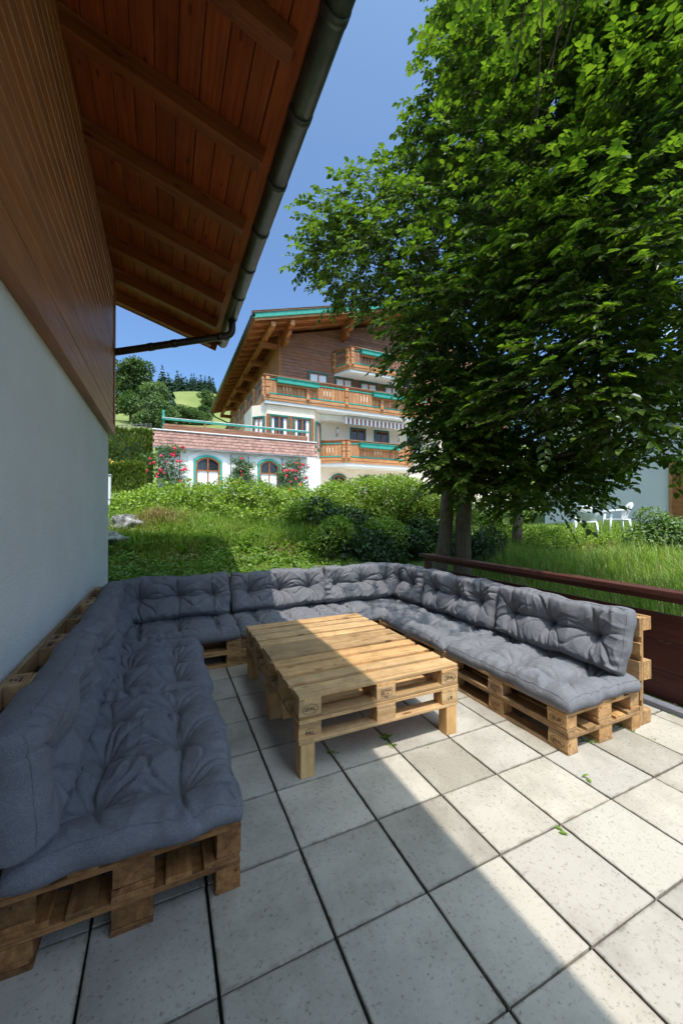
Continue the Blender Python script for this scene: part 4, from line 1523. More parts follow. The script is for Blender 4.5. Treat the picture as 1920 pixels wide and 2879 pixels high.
pt('eave_strip', 'metal_grey', -0.43, 6.58, 17.03, 17.08, 4.27, 4.325, annex)
for k in range(3):
    pt('parapet_board', 'chalet_grey_plank', -0.05, 6.2, 17.28 - 0.004 * k, 17.32, 5.05 + k * 0.088, 5.132 + k * 0.088, annex, 0.006)
pt('parapet_rail', 'teal_paint', -0.10, 6.25, 17.24, 17.34, 5.47, 5.535, annex)
pt('parapet_rail', 'plastic_white', -0.10, 6.25, 17.23, 17.35, 5.54, 5.56, annex)
for x_ in (1.55, 3.1, 4.65, 6.1):
    pt('parapet_post', 'chalet_beam', x_ - 0.03, x_ + 0.03, 17.26, 17.31, 5.315, 5.468, annex)
pt('corner_post', 'teal_paint', -0.09, 0.0, 17.36, 17.45, 5.05, 5.88, annex)
arch_window(annex, 1.68, 17.24, 2.62, 4.10, 1.14)
arch_window(annex, 4.32, 17.24, 2.62, 4.10, 1.04)

xs2, ys2 = np.linspace(-0.3, 24, 30), np.linspace(12.3, 19.9, 20)
fo = grid_sheet('added_bounce_paving', xs2, ys2, lambda x, y: zt(x, y) + 0.03, 'slab_plain')  # invented pale paving, added to bounce sunlight onto the annex and chalet walls
# ------------------------------------------------------------------ foliage helpers
def blob_leaves(ells, n_, size, rng, shell=0.35, aspect=0.55, droop=0.15, out=0.6):
    """leaves in the outer part of a union of ellipsoids (cx,cy,cz,rx,ry,rz)"""
    E = np.array(ells, float)
    w_ = (E[:, 3] * E[:, 4] + E[:, 3] * E[:, 5] + E[:, 4] * E[:, 5])
    idx = rng.choice(len(E), n_, p=w_ / w_.sum())
    dr = rand_dirs(n_, rng)
    rad = 1 - shell * rng.random(n_) ** 1.5 + rng.normal(0, 0.05, n_)
    C = E[idx, :3] + dr * E[idx, 3:] * rad[:, None]
    # drop what lies deep inside another ellipsoid
    keep = np.ones(n_, bool)
    for e in E:
        q = (((C - e[:3]) / e[3:]) ** 2).sum(1)
        keep &= q > (1 - shell) ** 2 * 0.8
    C, dr = C[keep], dr[keep]
    k = len(C)
    D = unit(dr * out + rand_dirs(k, rng) * 0.8 + np.array([0, 0, -0.1]))
    N = unit(dr * 0.5 + np.array([0, 0, 0.8]) + rand_dirs(k, rng) * 0.5)
    L = size * rng.uniform(0.6, 1.3, k)
    return leaf_geo(C, D, N, L, L * aspect, 0.2, droop)


def merge_geo(parts):
    Vs, Fs, M = [], [], []
    o_ = 0
    for V_, F_, m_ in parts:
        Vs.append(V_)
        Fs.append(F_ + o_)
        M.append(np.full(len(F_), m_))
        o_ += len(V_)
    return np.concatenate(Vs), np.concatenate(Fs), np.concatenate(M)


def twig_geo(A, B, w):
    """thin three-sided twigs from A to B as quads"""
    d = unit(B - A)
    s = unit(np.cross(d, np.array([[0.3, 0.2, 0.9]])))
    t_ = np.cross(d, s)
    n_ = len(A)
    V_ = []
    for (P_, f_) in ((A, 1.0), (B, 0.5)):
        for a in (0, 2.094, 4.188):
            V_.append(P_ + (s * math.cos(a) + t_ * math.sin(a)) * w * f_)
    V_ = np.stack(V_, 1).reshape(-1, 3)
    b0 = (np.arange(n_) * 6)[:, None]
    F_ = np.concatenate([b0 + np.array([[k, (k + 1) % 3, 3 + (k + 1) % 3, 3 + k]]) for k in range(3)], 1).reshape(-1, 4)
    return V_, F_


def shrub(name, label, cat, ells, n_, size, mat, seed, base, group=None, aspect=0.55, shell=0.45):
    rng = np.random.default_rng(seed)
    root = thing(name, label, cat, base, group=group)
    V_, F_ = blob_leaves(ells, n_, size, rng, shell, aspect)
    V_ = V_ - np.array(base)
    link('foliage', np_mesh(V_, F_), mat, root)
    E = np.array(ells)
    A = np.stack([E[:, 0] * 0.6 + E[:, 0].mean() * 0.4, E[:, 1] * 0.6 + E[:, 1].mean() * 0.4, np.full(len(E), 0.0)], 1)
    A[:, 2] = zt(A[:, 0], A[:, 1]) - 0.05
    Vt, Ft = twig_geo(A - np.array(base), E[:, :3] - np.array(base), 0.012)
    tag(link('stems', np_mesh(Vt, Ft), 'bark', root), kind='stuff')
    return root


# ------------------------------------------------------------------ lawn, bank, hedges
rng = np.random.default_rng(31)
n_ = 95000
P = np.stack([rng.uniform(-1.6, 5.2, n_), 6.6 + 2.9 * rng.random(n_) ** 0.8, np.zeros(n_)], 1)
dens = np.sin(P[:, 0] * 3.1 + 1) * np.sin(P[:, 1] * 4.2) + 0.5 * np.sin(P[:, 0] * 7.7) * np.cos(P[:, 1] * 8.3)
P = P[rng.random(n_) < np.clip(0.72 + 0.35 * dens, 0.18, 1)]
P[:, 2] = zt(P[:, 0], P[:, 1]) - 0.01
hh = (0.05 + 0.07 * rng.random(len(P))) * np.clip(1.1 + 0.5 * np.sin(P[:, 0] * 2.3 + P[:, 1] * 1.7), 0.7, 1.6)
V, F = blades_geo(P, hh, 0.010, rng, 0.9)
g1 = link('lawn_grass', np_mesh(V, F), 'grass_blade')
tag(g1, 'short green grass growing on the bank behind the back bench', 'grass', kind='stuff')
n_ = 95000
P = np.stack([3.88 + 8.5 * rng.random(n_) ** 1.1, rng.uniform(0.6, 9.0, n_), np.zeros(n_)], 1)
P = P[(P[:, 1] < 5.2 + (P[:, 0] - 3.9) * 0.75) & (P[:, 1] > 0.6 + (P[:, 0] - 3.9) * 0.25)]
P[:, 2] = zt(P[:, 0], P[:, 1]) - 0.01
tall = smooth((P[:, 0] - 4.1) / 2.0)
hh = (0.10 + 0.10 * rng.random(len(P))) * (1 - tall) + tall * (0.20 + 0.38 * rng.random(len(P)) ** 1.5)
hh *= np.clip(1 + 0.35 * np.sin(P[:, 0] * 1.7 + 1) * np.sin(P[:, 1] * 2.1), 0.6, 1.4)
hh *= 1 - 0.55 * smooth((P[:, 0] - 7.0) / 2.0)
V, F = blades_geo(P, hh, 0.011, rng, 0.8)
g2 = link('meadow_grass', np_mesh(V, F), 'meadow_blade')
tag(g2, 'tall sunlit meadow grass beyond the dark railing', 'grass', kind='stuff')
n_ = 30000
P = np.stack([rng.uniform(-1.6, 4.6, n_), rng.uniform(8.0, 9.7, n_), np.zeros(n_)], 1)
P[:, 2] = zt(P[:, 0], P[:, 1]) - 0.01
V, F = blades_geo(P, 0.10 + 0.24 * rng.random(len(P)) ** 1.7, 0.011, rng, 0.9)
g4 = link('wild_grass', np_mesh(V, F), 'meadow_blade')
tag(g4, 'taller wild grass between the rocks below the bright hedge', 'grass', kind='stuff')
nc = 700
cc = np.stack([rng.uniform(-1.4, 4.6, nc), rng.uniform(6.8, 9.4, nc)], 1)
NW = 20000
idx = rng.integers(0, nc, NW)
P = np.concatenate([cc[idx] + rng.normal(0, 0.05, (NW, 2)), np.zeros((NW, 1))], 1)
P[:, 2] = zt(P[:, 0], P[:, 1]) + 0.02 + 0.12 * rng.random(NW) ** 2
V, F = leaf_geo(P, rand_dirs(NW, rng) * [1, 1, 0.4] + [0, 0, 0.3], rand_dirs(NW, rng) * 0.5 + [0, -0.3, 1], rng.uniform(0.04, 0.10, NW), rng.uniform(0.025, 0.05, NW), 0.2, 0.3)
g5 = link('ground_cover', np_mesh(V, F), 'weed_leaf')
tag(g5, 'broad leaved weeds scattered through the lawn on the bank', 'weeds', kind='stuff')
n_ = 1300
P = np.stack([4.6 + 5.5 * rng.random(n_), rng.uniform(1.6, 8.0, n_), np.zeros(n_)], 1)
P = P[(P[:, 1] < 4.6 + (P[:, 0] - 3.9) * 0.6) & (P[:, 1] > 0.8 + (P[:, 0] - 3.9) * 0.25)]
P[:, 2] = zt(P[:, 0], P[:, 1])
V, F = blades_geo(P, (0.35 + 0.35 * rng.random(len(P))) * (1 - 0.5 * smooth((P[:, 0] - 7.0) / 2.0)), 0.009, rng, 0.55)
g6 = link('meadow_stalks', np_mesh(V, F), 'dry_grass')
tag(g6, 'dry seed stalks standing in the tall meadow grass', 'grass', kind='stuff')
# grass between the bank and the hedge, dry tufts
n_ = 24000
P = np.stack([rng.uniform(-1.5, 4.2, n_), rng.uniform(7.4, 9.6, n_), np.zeros(n_)], 1)
m_ = np.exp(-((P[:, 0] + 0.1) / 0.5) ** 2 - ((P[:, 1] - 8.75) / 0.25) ** 2) + 0.35 * np.clip(np.sin(P[:, 0] * 3.3 + 0.4) * np.sin(P[:, 1] * 5), 0, 1)
P = P[rng.random(n_) < m_]
P[:, 2] = zt(P[:, 0], P[:, 1]) + 0.04 + 0.22 * np.exp(-((P[:, 0] + 0.15) / 0.4) ** 2 - ((P[:, 1] - 8.7) / 0.25) ** 2)
V, F = blades_geo(P, 0.08 + 0.18 * rng.random(len(P)), 0.010, rng, 1.3)
g3 = link('dry_grass', np_mesh(V, F), 'dry_grass')
tag(g3, 'straw coloured dry grass hanging over the boulders on the bank', 'dry grass', kind='stuff')


def boulder(label, c, r_, seed):
    rg = np.random.default_rng(seed)
    bm = bmesh.new()
    bmesh.ops.create_icosphere(bm, subdivisions=4, radius=1.0)
    ph = rg.uniform(0, 6.28, (6, 3))
    fr = rg.uniform(1.5, 6.5, (6, 3))
    for v_ in bm.verts:
        s = 1.0
        for q in range(6):
            s += 0.30 / (q + 1.6) * math.sin(v_.co.x * fr[q, 0] + ph[q, 0]) * math.sin(v_.co.y * fr[q, 1] + ph[q, 1]) * math.sin(v_.co.z * fr[q, 2] + ph[q, 2])
        s += 0.05 * math.sin(v_.co.x * 17 + 3) * math.sin(v_.co.z * 21) * math.sin(v_.co.y * 15)
        v_.co = Vector((v_.co.x * r_[0], v_.co.y * r_[1], v_.co.z * r_[2])) * s
    me = bpy.data.meshes.new('boulder')
    bm.to_mesh(me)
    bm.free()
    me.polygons.foreach_set('use_smooth', [True] * len(me.polygons))
    o_ = link('boulder', me, 'limestone', None, c)
    return tag(o_, label, 'boulder', 'boulders on the bank')


boulder('large pale weathered boulder on the bank beside the white wall', (-0.68, 8.66, 1.36), (0.30, 0.24, 0.22), 1)
boulder('low grey boulder below the large one at the wall edge', (-0.92, 8.25, 1.12), (0.28, 0.2, 0.13), 2)
boulder('small pale rock half hidden in grass left of the hedge middle', (0.72, 9.25, 1.46), (0.15, 0.12, 0.10), 3)
boulder('pale flat rock under the hedge left of the strap leaved plant', (2.15, 9.0, 1.37), (0.22, 0.15, 0.09), 4)
boulder('pale rock under the middle of the bright green hedge', (2.85, 9.2, 1.46), (0.26, 0.15, 0.13), 5)
boulder('pale rock at the right end under the bright green hedge', (3.75, 9.1, 1.36), (0.14, 0.15, 0.14), 6)
for k, (xa, xb, zz) in enumerate(((1.10, 1.55, 0.50), (1.88, 2.30, 0.52), (2.62, 3.0, 0.53))):
    o_ = bx('edging_stone', 'limestone', xa, xb, 7.05, 7.25, zz - 0.22, zz + 0.02, bev=0.02, wob=0.02)
    tag(o_, 'flat grey edging stone in the lawn behind the back bench, %s' % ('leftmost and in shade', 'middle one', 'rightmost')[k], 'stone', 'edging stones behind the bench')

# bright hedge on the top of the bank
ells = []
rg = random.Random(9)
for k in range(46):
    x_ = -1.1 + 9.8 * k / 45 + rg.uniform(-.12, .12)
    top = np.interp(x_, [-1.2, -0.5, 0.5, 1.5, 3.0, 4.2, 5.2, 6.6, 8.5], [2.05, 2.25, 2.42, 2.52, 2.44, 2.42, 2.72, 2.78, 2.6]) + rg.uniform(-.12, .06)
    y_ = 10.4 + rg.uniform(-.35, .5)
    r_ = rg.uniform(0.36, 0.52)
    ells.append((x_, y_, top - r_ * 0.8, r_, r_, r_ * 0.85))
    ells.append((x_ + rg.uniform(-.2, .2), y_ - rg.uniform(.45, .8), top - 0.42 - rg.uniform(0, .15), r_ * 0.9, r_ * 0.8, r_ * 0.75))
    if x_ > 0.6 or k % 2:
        y3 = y_ - rg.uniform(0.95, 1.35)
        x3 = x_ + rg.uniform(-.2, .2)
        if x3 < 8: ells.append((x3, y3, float(zt(x3, y3)) + rg.uniform(0.08, 0.22), r_ * 0.75, r_ * 0.65, r_ * 0.6))
    if x_ > 4.0:
        for q in range(2):
            x3, y3 = x_ + rg.uniform(-.3, .3), y_ - rg.uniform(-0.1, 0.9)
            ells.append((x3, y3, max(float(zt(x3, y3)) + 0.25, top - 0.75 - 0.4 * q), r_, r_, r_ * 0.9))
shrub('hedge', 'bright green loose hedge along the top of the bank below the annex', 'hedge', ells, 80000, 0.072, 'hedge_leaf', 41, (3.8, 10.3, 1.85))
ells = []
for k in range(44):
    x_ = rg.uniform(3.35, 8.0)
    y_ = 8.2 + rg.uniform(-0.7, 0.9) + (x_ - 4) * 0.35
    r_ = rg.uniform(0.32, 0.5)
    zz = float(zt(x_, y_)) + rg.uniform(0.1, 0.55)
    ells.append((x_, y_, zz, r_, r_, r_ * 0.9))
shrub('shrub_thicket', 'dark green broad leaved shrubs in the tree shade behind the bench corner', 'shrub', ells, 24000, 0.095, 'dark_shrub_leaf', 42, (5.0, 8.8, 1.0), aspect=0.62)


def box_hedge(label, x0, x1, y0, y1, z0, z1, n_, size, seed):
    rg2 = np.random.default_rng(seed)
    C = np.stack([rg2.uniform(x0, x1, n_), rg2.uniform(y0, y1, n_), rg2.uniform(z0, z1, n_)], 1)
    face = rg2.integers(0, 4, n_)
    dep = np.abs(rg2.normal(0, 0.07, n_))
    C[face == 0, 1] = y0 + dep[face == 0]
    C[face == 1, 2] = z1 - dep[face == 1]
    C[face == 2, 0] = x1 - dep[face == 2]
    C[face == 3, 1] = y0 + dep[face == 3] * 3
    C += 0.05 * np.sin(C[:, [1, 2, 0]] * 5)
    D = unit(rand_dirs(n_, rg2) * 0.5 + np.array([0, -0.5, 0.8]))
    N = rand_dirs(n_, rg2)
    L = size * rg2.uniform(0.6, 1.3, n_)
    V_, F_ = leaf_geo(C, D, N, L, L * 0.5, 0.3, 0.1)
    base_ = ((x0 + x1) / 2, (y0 + y1) / 2, z0)
    root = thing('clipped_hedge', label, 'hedge', base_)
    link('foliage', np_mesh(V_ - np.array(base_), F_), 'thuja_leaf', root)
    bx('core', 'dark_shrub_leaf', x0 + 0.15, x1 - 0.15, y0 + 0.18, y1 - 0.1, z0, z1 - 0.15, root, 0)
    return root


box_hedge('clipped conifer hedge in front of the flower strip, left of the roses', -6.0, -0.62, 14.0, 14.9, 1.9, 3.22, 17000, 0.09, 43)
box_hedge('taller clipped conifer hedge behind the yellow flowers', -7.5, -0.55, 19.0, 20.0, 2.2, 5.30, 20000, 0.12, 44)
n_ = 2600
rg2 = np.random.default_rng(6)
P = np.stack([rg2.uniform(-5, -0.75, n_), rg2.uniform(15.2, 16.6, n_), np.zeros(n_)], 1)
P[:, 2] = rg2.uniform(2.9, 3.42, n_)
V, F = leaf_geo(P, rand_dirs(n_, rg2), rand_dirs(n_, rg2) + [0, 0, 1], 0.10, 0.08)
V2, F2 = blades_geo(np.stack([rg2.uniform(-5, -0.75, 3000), rg2.uniform(15.2, 16.6, 3000), np.full(3000, 2.25)], 1), rg2.uniform(0.8, 1.3, 3000), 0.03, rg2, 0.3)
Vm, Fm, Mm = merge_geo([(V, F, 0), (V2, F2, 1)])
fb = link('flower_strip', np_mesh(Vm, Fm, False, Mm), 'petal_yellow')
fb.data.materials.append(MATS['weed_leaf'])
tag(fb, 'strip of orange yellow flowers between the two clipped hedges', 'flowers', kind='stuff')


# roses on the annex wall
def rose(label, xc, zb, zt_, w, blooms, seed):
    rg2 = np.random.default_rng(seed)
    base_ = (xc, 16.85, 2.3)
    ells_ = []
    for k in range(9):
        z_ = zb + (zt_ - zb) * (k + 0.5) / 9
        ww = w * (0.55 + 0.45 * math.sin(math.pi * (0.15 + 0.7 * (1 - k / 9))))
        for q in range(2):
            ells_.append((xc + rg2.uniform(-.5, .5) * ww, 16.88 + rg2.uniform(-.1, .1), z_, ww * 0.42, 0.22, (zt_ - zb) / 9 * 1.0))
    root = thing('rose_bush', label, 'rose bush', base_, group='climbing roses on the annex wall')
    V_, F_ = blob_leaves(ells_, 2600, 0.075, rg2, 0.7, 0.6)
    link('foliage', np_mesh(V_ - np.array(base_), F_), 'rose_leaf', root)
    link('stem', tube([(0, 0.15, 0), (0.05, 0.12, 0.8), (-0.05, 0.12, zt_ - 2.5)], [0.025, 0.018, 0.008], 6), 'bark', root)
    for x_ in (-w * 0.45, w * 0.45):
        link('trellis_bar', box_mesh(0.025, 0.025, 1.9, 0.003, 0, 0, 'metal_dark'), None, root, (x_, 0.32, 0.95))
    bm = bmesh.new()
    for q in range(3):
        r0 = bmesh.ops.create_icosphere(bm, subdivisions=1, radius=0.05 - 0.012 * q)
        for v_ in r0['verts']:
            v_.co = Vector((v_.co.x, v_.co.y - 0.01 * q, v_.co.z * 0.75 + 0.018 * q)) * (1 + 0.12 * math.sin(v_.co.x * 90 + q))
    me = bpy.data.meshes.new('bloom')
    bm.to_mesh(me)
    bm.free()
    me.materials.append(MATS['petal_red'])
    for k in range(blooms):
        e = ells_[rg2.integers(0, len(ells_))]
        o_ = link('bloom', me, None, root, (e[0] + rg2.uniform(-.8, .8) * e[3] - xc, 16.62 + rg2.uniform(-.06, .06) - 16.85, e[2] + rg2.uniform(-.1, .1) - 2.3),
                  (rg2.uniform(0, 3), rg2.uniform(0, 3), 0))
        s = rg2.uniform(0.8, 1.6)
        o_.scale = (s, s, s)
    return root


rose('climbing rose with many red blooms at the left end of the annex', 0.05, 2.6, 4.30, 1.15, 22, 51)
rose('sparse climbing rose with few red blooms between the two arched windows', 3.0, 2.6, 3.98, 0.85, 6, 52)
rose('climbing rose with red blooms right of the right arched window', 5.35, 2.6, 4.02, 0.95, 20, 53)


# broad strap leaved wild plants on the bank
def rosette(label, p_, n_, L, w, seed, mat='weed_leaf', name='wild_plant'):
    rg2 = np.random.default_rng(seed)
    a = rg2.uniform(0, 6.28, n_)
    D = np.stack([np.cos(a), np.sin(a), rg2.uniform(0.5, 1.8, n_)], 1)
    N = np.stack([-np.cos(a), -np.sin(a), np.full(n_, 1.2)], 1)
    V_, F_ = leaf_geo(np.zeros((n_, 3)) + rg2.normal(0, 0.015, (n_, 3)) * [1, 1, 0], D, N, L * rg2.uniform(0.6, 1.2, n_), w, 0.25, 0.45)
    V_[:, 2] = np.maximum(V_[:, 2], 0.001)
    o_ = link(name, np_mesh(V_, F_), mat, None, p_)
    return tag(o_, label, 'plant')


for k, (vx, vy, yy, n_, L, w, lab) in enumerate((
        (500, 1218, 8.35, 26, 0.30, 0.03, 'dark strap leaved plant at the shadow edge on the bank'),
        (425, 1243, 8.0, 16, 0.20, 0.05, 'bluish broad leaved plant in the shaded lawn'),
        (570, 1222, 8.5, 20, 0.24, 0.04, 'leafy green plant right of the shadow edge on the bank'),
        (645, 1215, 8.7, 24, 0.26, 0.045, 'clump of broad upright leaves below the hedge middle'),
        (655, 1250, 8.0, 18, 0.22, 0.05, 'broad leaved weed in the sunny lawn near the dark shrubs'))):
    p_ = at_px(vx, vy, 1.0)
    s = yy / p_.y
    x_ = p_.x * s
    rosette(lab, (x_, yy, float(zt(x_, yy)) - 0.01), n_, L, w, 60 + k)

# ------------------------------------------------------------------ big tree over the terrace
LOBES = [(1065, 60, 6.0, .52), (1100, 190, 5.9, .85), (1030, 300, 6.2, .66), (955, 400, 6.4, .55), (850, 470, 6.6, .66), (770, 500, 6.8, .50),
         (735, 575, 6.8, .42), (815, 590, 6.7, .66), (795, 665, 6.8, .42), (910, 560, 6.4, .9), (910, 690, 6.5, .62), (965, 800, 6.3, .58),
         (1015, 900, 6.2, .48), (1055, 1000, 6.2, .45), (1100, 480, 5.8, 1.2), (1150, 720, 5.8, 1.15), (1110, 920, 6.0, .85), (1210, 300, 5.9, 1.1),
         (1220, 80, 6.2, 1.1), (1370, 130, 6.2, 1.1), (1510, 90, 6.0, 1.1), (1360, 390, 5.7, 1.1), (1500, 430, 5.6, 1.0), (1310, 640, 5.2, .9),
         (1480, 730, 5.2, .9), (1300, 870, 5.0, .8), (1430, 910, 5.0, .62), (1240, 1030, 6.0, .75), (1325, 1055, 6.2, .5), 
         (1150, 1045, 6.4, .52), (1550, 830, 5.5, .6), (1560, 290, 5.7, 1.0), (1450, 260, 6.8, 1.3), (1300, 480, 7.2, 1.5),
         (1120, 620, 7.4, 1.3), (1150, 350, 7.6, 1.4), (1230, 1110, 7.5, .6), (1290, 1105, 7.8, .5),
         (1035, 1035, 5.6, .38), (1050, 1060, 5.5, .45), (1095, 1075, 5.5, .42), (1045, 985, 5.6, .55), (1035, 1065, 6.0, .36), (1060, 1085, 5.9, .42), (1110, 1090, 5.9, .45), (1180, 1110, 5.8, .50), (1260, 1120, 5.8, .5), (1285, 1122, 5.8, .40), (1370, 1045, 5.8, .38), (1040, 930, 5.8, .6), (1070, 850, 5.7, .75), (1000, 760, 5.9, .7), (1060, 650, 5.6, .9), (1200, 900, 5.5, .8), (1230, 550, 5.4, 1.0), (1400, 820, 5.2, .9), (1400, 560, 5.0, .9), (1300, 210, 5.9, .9), (1450, 60, 6.0, .9), (1150, 20, 6.0, .8), (1560, 180, 5.9, .9), (1420, 480, 5.6, .9), (1495, 1005, 5.3, .40), (1560, 985, 5.2, .38), (1200, -120, 6.6, 1.2), (1430, -120, 6.8, 1.2), (1110, -80, 6.5, .8), (1280, -260, 7.0, 1.0), (1620, 60, 6.0, 1.1), (1640, 600, 5.2, .9)]
lobes = [(at_px(a, b_, c), r_) for a, b_, c, r_ in LOBES]
light = [(Vector((2.1, 1.5, 6.3)), 0.6), (Vector((2.6, 1.9, 6.7)), 0.65), (Vector((2.55, 1.0, 6.5)), 0.5), (Vector((3.1, 1.5, 6.9)), 0.7), (Vector((3.5, 2.4, 6.9)), 0.8)]
TB = (4.62, 5.28, 0.20)
tree = thing('tree', 'tall leafy tree with twin trunks overhanging the right side of the terrace', 'tree', TB)
TBv = Vector(TB)
t1 = [(4.38, 5.52, 0.15), (4.41, 5.47, 0.5), (4.50, 5.39, 1.1), (4.57, 5.40, 1.9), (4.70, 5.52, 3.2), (4.7, 5.65, 4.6), (4.62, 5.6, 5.6), (4.6, 5.5, 6.4)]
t2 = [(4.74, 5.20, 0.15), (4.72, 5.20, 0.5), (4.72, 5.18, 1.2), (4.74, 5.16, 2.0), (4.9, 5.08, 3.2), (5.1, 4.9, 4.4), (5.2, 4.75, 5.2), (5.3, 4.7, 5.9)]
for nm, tp, rad in (('trunk', t1, [.19, .135, .118, .112, .10, .065, .035, .015]), ('trunk', t2, [.20, .15, .132, .125, .11, .07, .035, .015])):
    link(nm, tube([Vector(p_) - TBv for p_ in tp], rad, 14), 'bark', tree)
rg = random.Random(12)
for k, (c, r_) in enumerate(lobes + light):
    if c.z > 7.2:
        continue
    tp = t1 if (c - Vector(t1[4])).length < (c - Vector(t2[4])).length else t2
    zs = max(1.9, min(5.7, c.z - 0.25 * math.hypot(c.x - 4.7, c.y - 5.2)))
    for q in range(len(tp) - 1):
        if tp[q][2] <= zs <= tp[q + 1][2]:
            f_ = (zs - tp[q][2]) / (tp[q + 1][2] - tp[q][2])
            a = Vector(tp[q]).lerp(Vector(tp[q + 1]), f_)
    mid = a.lerp(c, 0.5) + Vector((rg.uniform(-.2, .2), rg.uniform(-.2, .2), 0.15))
    link('limb', tube([a - TBv, mid - TBv, c - TBv], [0.045, 0.026, 0.008] if c.z < 6.2 else [0.012, 0.008, 0.004], 6), 'bark', tree)


def sprays(centers_r, dens, rng, lsize=0.07, trunk=(4.7, 5.2)):
    parts, tw = [], []
    for c, r_ in centers_r:
        c = np.array(c)
        nb_ = int(dens * r_ * r_) + 12
        d0 = rand_dirs(nb_, rng)
        rad = r_ * (0.30 + 0.72 * rng.random(nb_) ** 0.6)
        B = c + d0 * rad[:, None] * np.array([1, 1, 0.85])
        # uneven clumps: leave gaps where a slow 3-D wave is low
        cl = (np.sin(B[:, 0] * 3.1 + 1.7 * np.sin(B[:, 2] * 1.9)) * np.sin(B[:, 1] * 3.4 + 1.3 * np.sin(B[:, 0] * 2.3)) * np.sin(B[:, 2] * 3.9 + 0.8)
              + 0.5 * np.sin(B[:, 0] * 7.1 + B[:, 2] * 5.3) * np.sin(B[:, 1] * 6.7 - B[:, 2] * 4.1))
        ok = rng.random(nb_) < np.clip(0.74 + 0.9 * cl, 0.15, 1)
        B, d0 = B[ok], d0[ok]
        nb_ = len(B)
        outw = B - c
        hd = unit(outw * [1, 1, 0.35] + rand_dirs(nb_, rng) * 0.30 * r_)
        hd[:, 2] = hd[:, 2] * 0.5 - 0.18
        hd = unit(hd)
        TL = rng.uniform(0.22, 0.46, nb_)
        up = unit(np.array([0, 0, 1.0]) + rand_dirs(nb_, rng) * 0.45)
        S = unit(np.cross(hd, up))
        Nn = np.cross(S, hd)
        tip = B + hd * TL[:, None] - np.array([0, 0, 1]) * (TL * 0.18)[:, None]
        tw.append((B - hd * 0.10, tip))
        nl_ = 11
        for q in range(nl_):
            f_ = (q + 0.6) / nl_
            sg = 1 if q % 2 else -1
            base_ = B + hd * (TL * f_)[:, None] - np.array([0, 0, 1]) * (TL * 0.18 * f_ * f_)[:, None]
            if q == nl_ - 1:
                dl = hd
            else:
                dl = hd * 0.65 + S * sg * 0.85
            dl = unit(dl + rand_dirs(nb_, rng) * 0.25 + np.array([0, 0, -0.18]))
            nn = unit(Nn + rand_dirs(nb_, rng) * 0.38)
            L = lsize * rng.uniform(0.55, 1.3, nb_)
            keep = rng.random(nb_) < 0.93
            V_, F_ = leaf_geo(base_[keep], dl[keep], nn[keep], L[keep], (L * 0.60)[keep], 0.16, 0.16)
            parts.append((V_, F_, 0))
    A = np.concatenate([a for a, _ in tw])
    Bt = np.concatenate([b_ for _, b_ in tw])
    V_, F_ = twig_geo(A, Bt, 0.0035)
    parts.append((V_, F_, 1))
    return merge_geo(parts)


ga = sprays(lobes, 290, np.random.default_rng(77), 0.094)
gb = sprays(light, 70, np.random.default_rng(76), 0.085)
Vm = np.concatenate([ga[0], gb[0]])
Fm = np.concatenate([ga[1], gb[1] + len(ga[0])])
Mm = np.concatenate([ga[2], gb[2]])
cr = link('crown', np_mesh(Vm - np.array(TB), Fm, False, Mm), 'tree_leaf', tree)
cr.data.materials.append(MATS['bark'])

# thinner tree farther back in the shade
TB2 = at_px(1186, 1232, 10.0)
TB2.z = float(zt(TB2.x, TB2.y)) - 0.05
tr2 = thing('tree', 'thin leaning trunk of a smaller tree beyond the railing', 'tree', TB2)
link('trunk', tube([(0, 0, 0), (0.02, 0.0, 0.7), (0.06, 0.05, 1.6), (0.15, 0.1, 3.0), (0.2, 0.2, 4.4)], [.13, .11, .10, .07, .02], 10), 'bark', tr2)
lob2 = [(TB2 + Vector(v_), r_) for v_, r_ in (((0.2, 0, 3.4), 1.0), ((-0.7, 0.4, 3.0), .8), ((0.9, -.2, 2.8), .8), ((0.1, 0.5, 4.4), .9), ((1.2, .3, 2.2), .6), ((-.3, -.4, 2.3), .6))]
for c, r_ in lob2:
    link('limb', tube([Vector((0.1, 0.05, 2.0)), c - TB2], [0.04, 0.01], 6), 'bark', tr2)
Vm, Fm, Mm = sprays(lob2, 110, np.random.default_rng(78), 0.085)
cr = link('crown', np_mesh(Vm - np.array(TB2), Fm, False, Mm), 'tree_leaf', tr2)
cr.data.materials.append(MATS['bark'])

# ------------------------------------------------------------------ neighbouring house, garden chairs, shrubs on the right
nh = thing('neighbouring_house', 'white walled house with brown door glimpsed behind the big tree', 'house', (12.6, 5.0, 0.9))
pt('wall', 'white_plaster', 12.6, 20, 1.0, 9.6, 0.6, 5.2, nh, 0)
pt('door', 'chalet_beam', 12.55, 12.598, 4.55, 5.70, 1.08, 3.0, nh)
pt('door_frame', 'chalet_trim', 12.53, 12.597, 5.705, 5.79, 1.08, 3.06, nh)
pt('roof', 'slate', 11.6, 20.5, 0.5, 10.2, 5.21, 5.45, nh)
pt('plinth', 'limestone', 12.5, 12.598, 6.0, 9.6, 0.6, 1.25, nh)


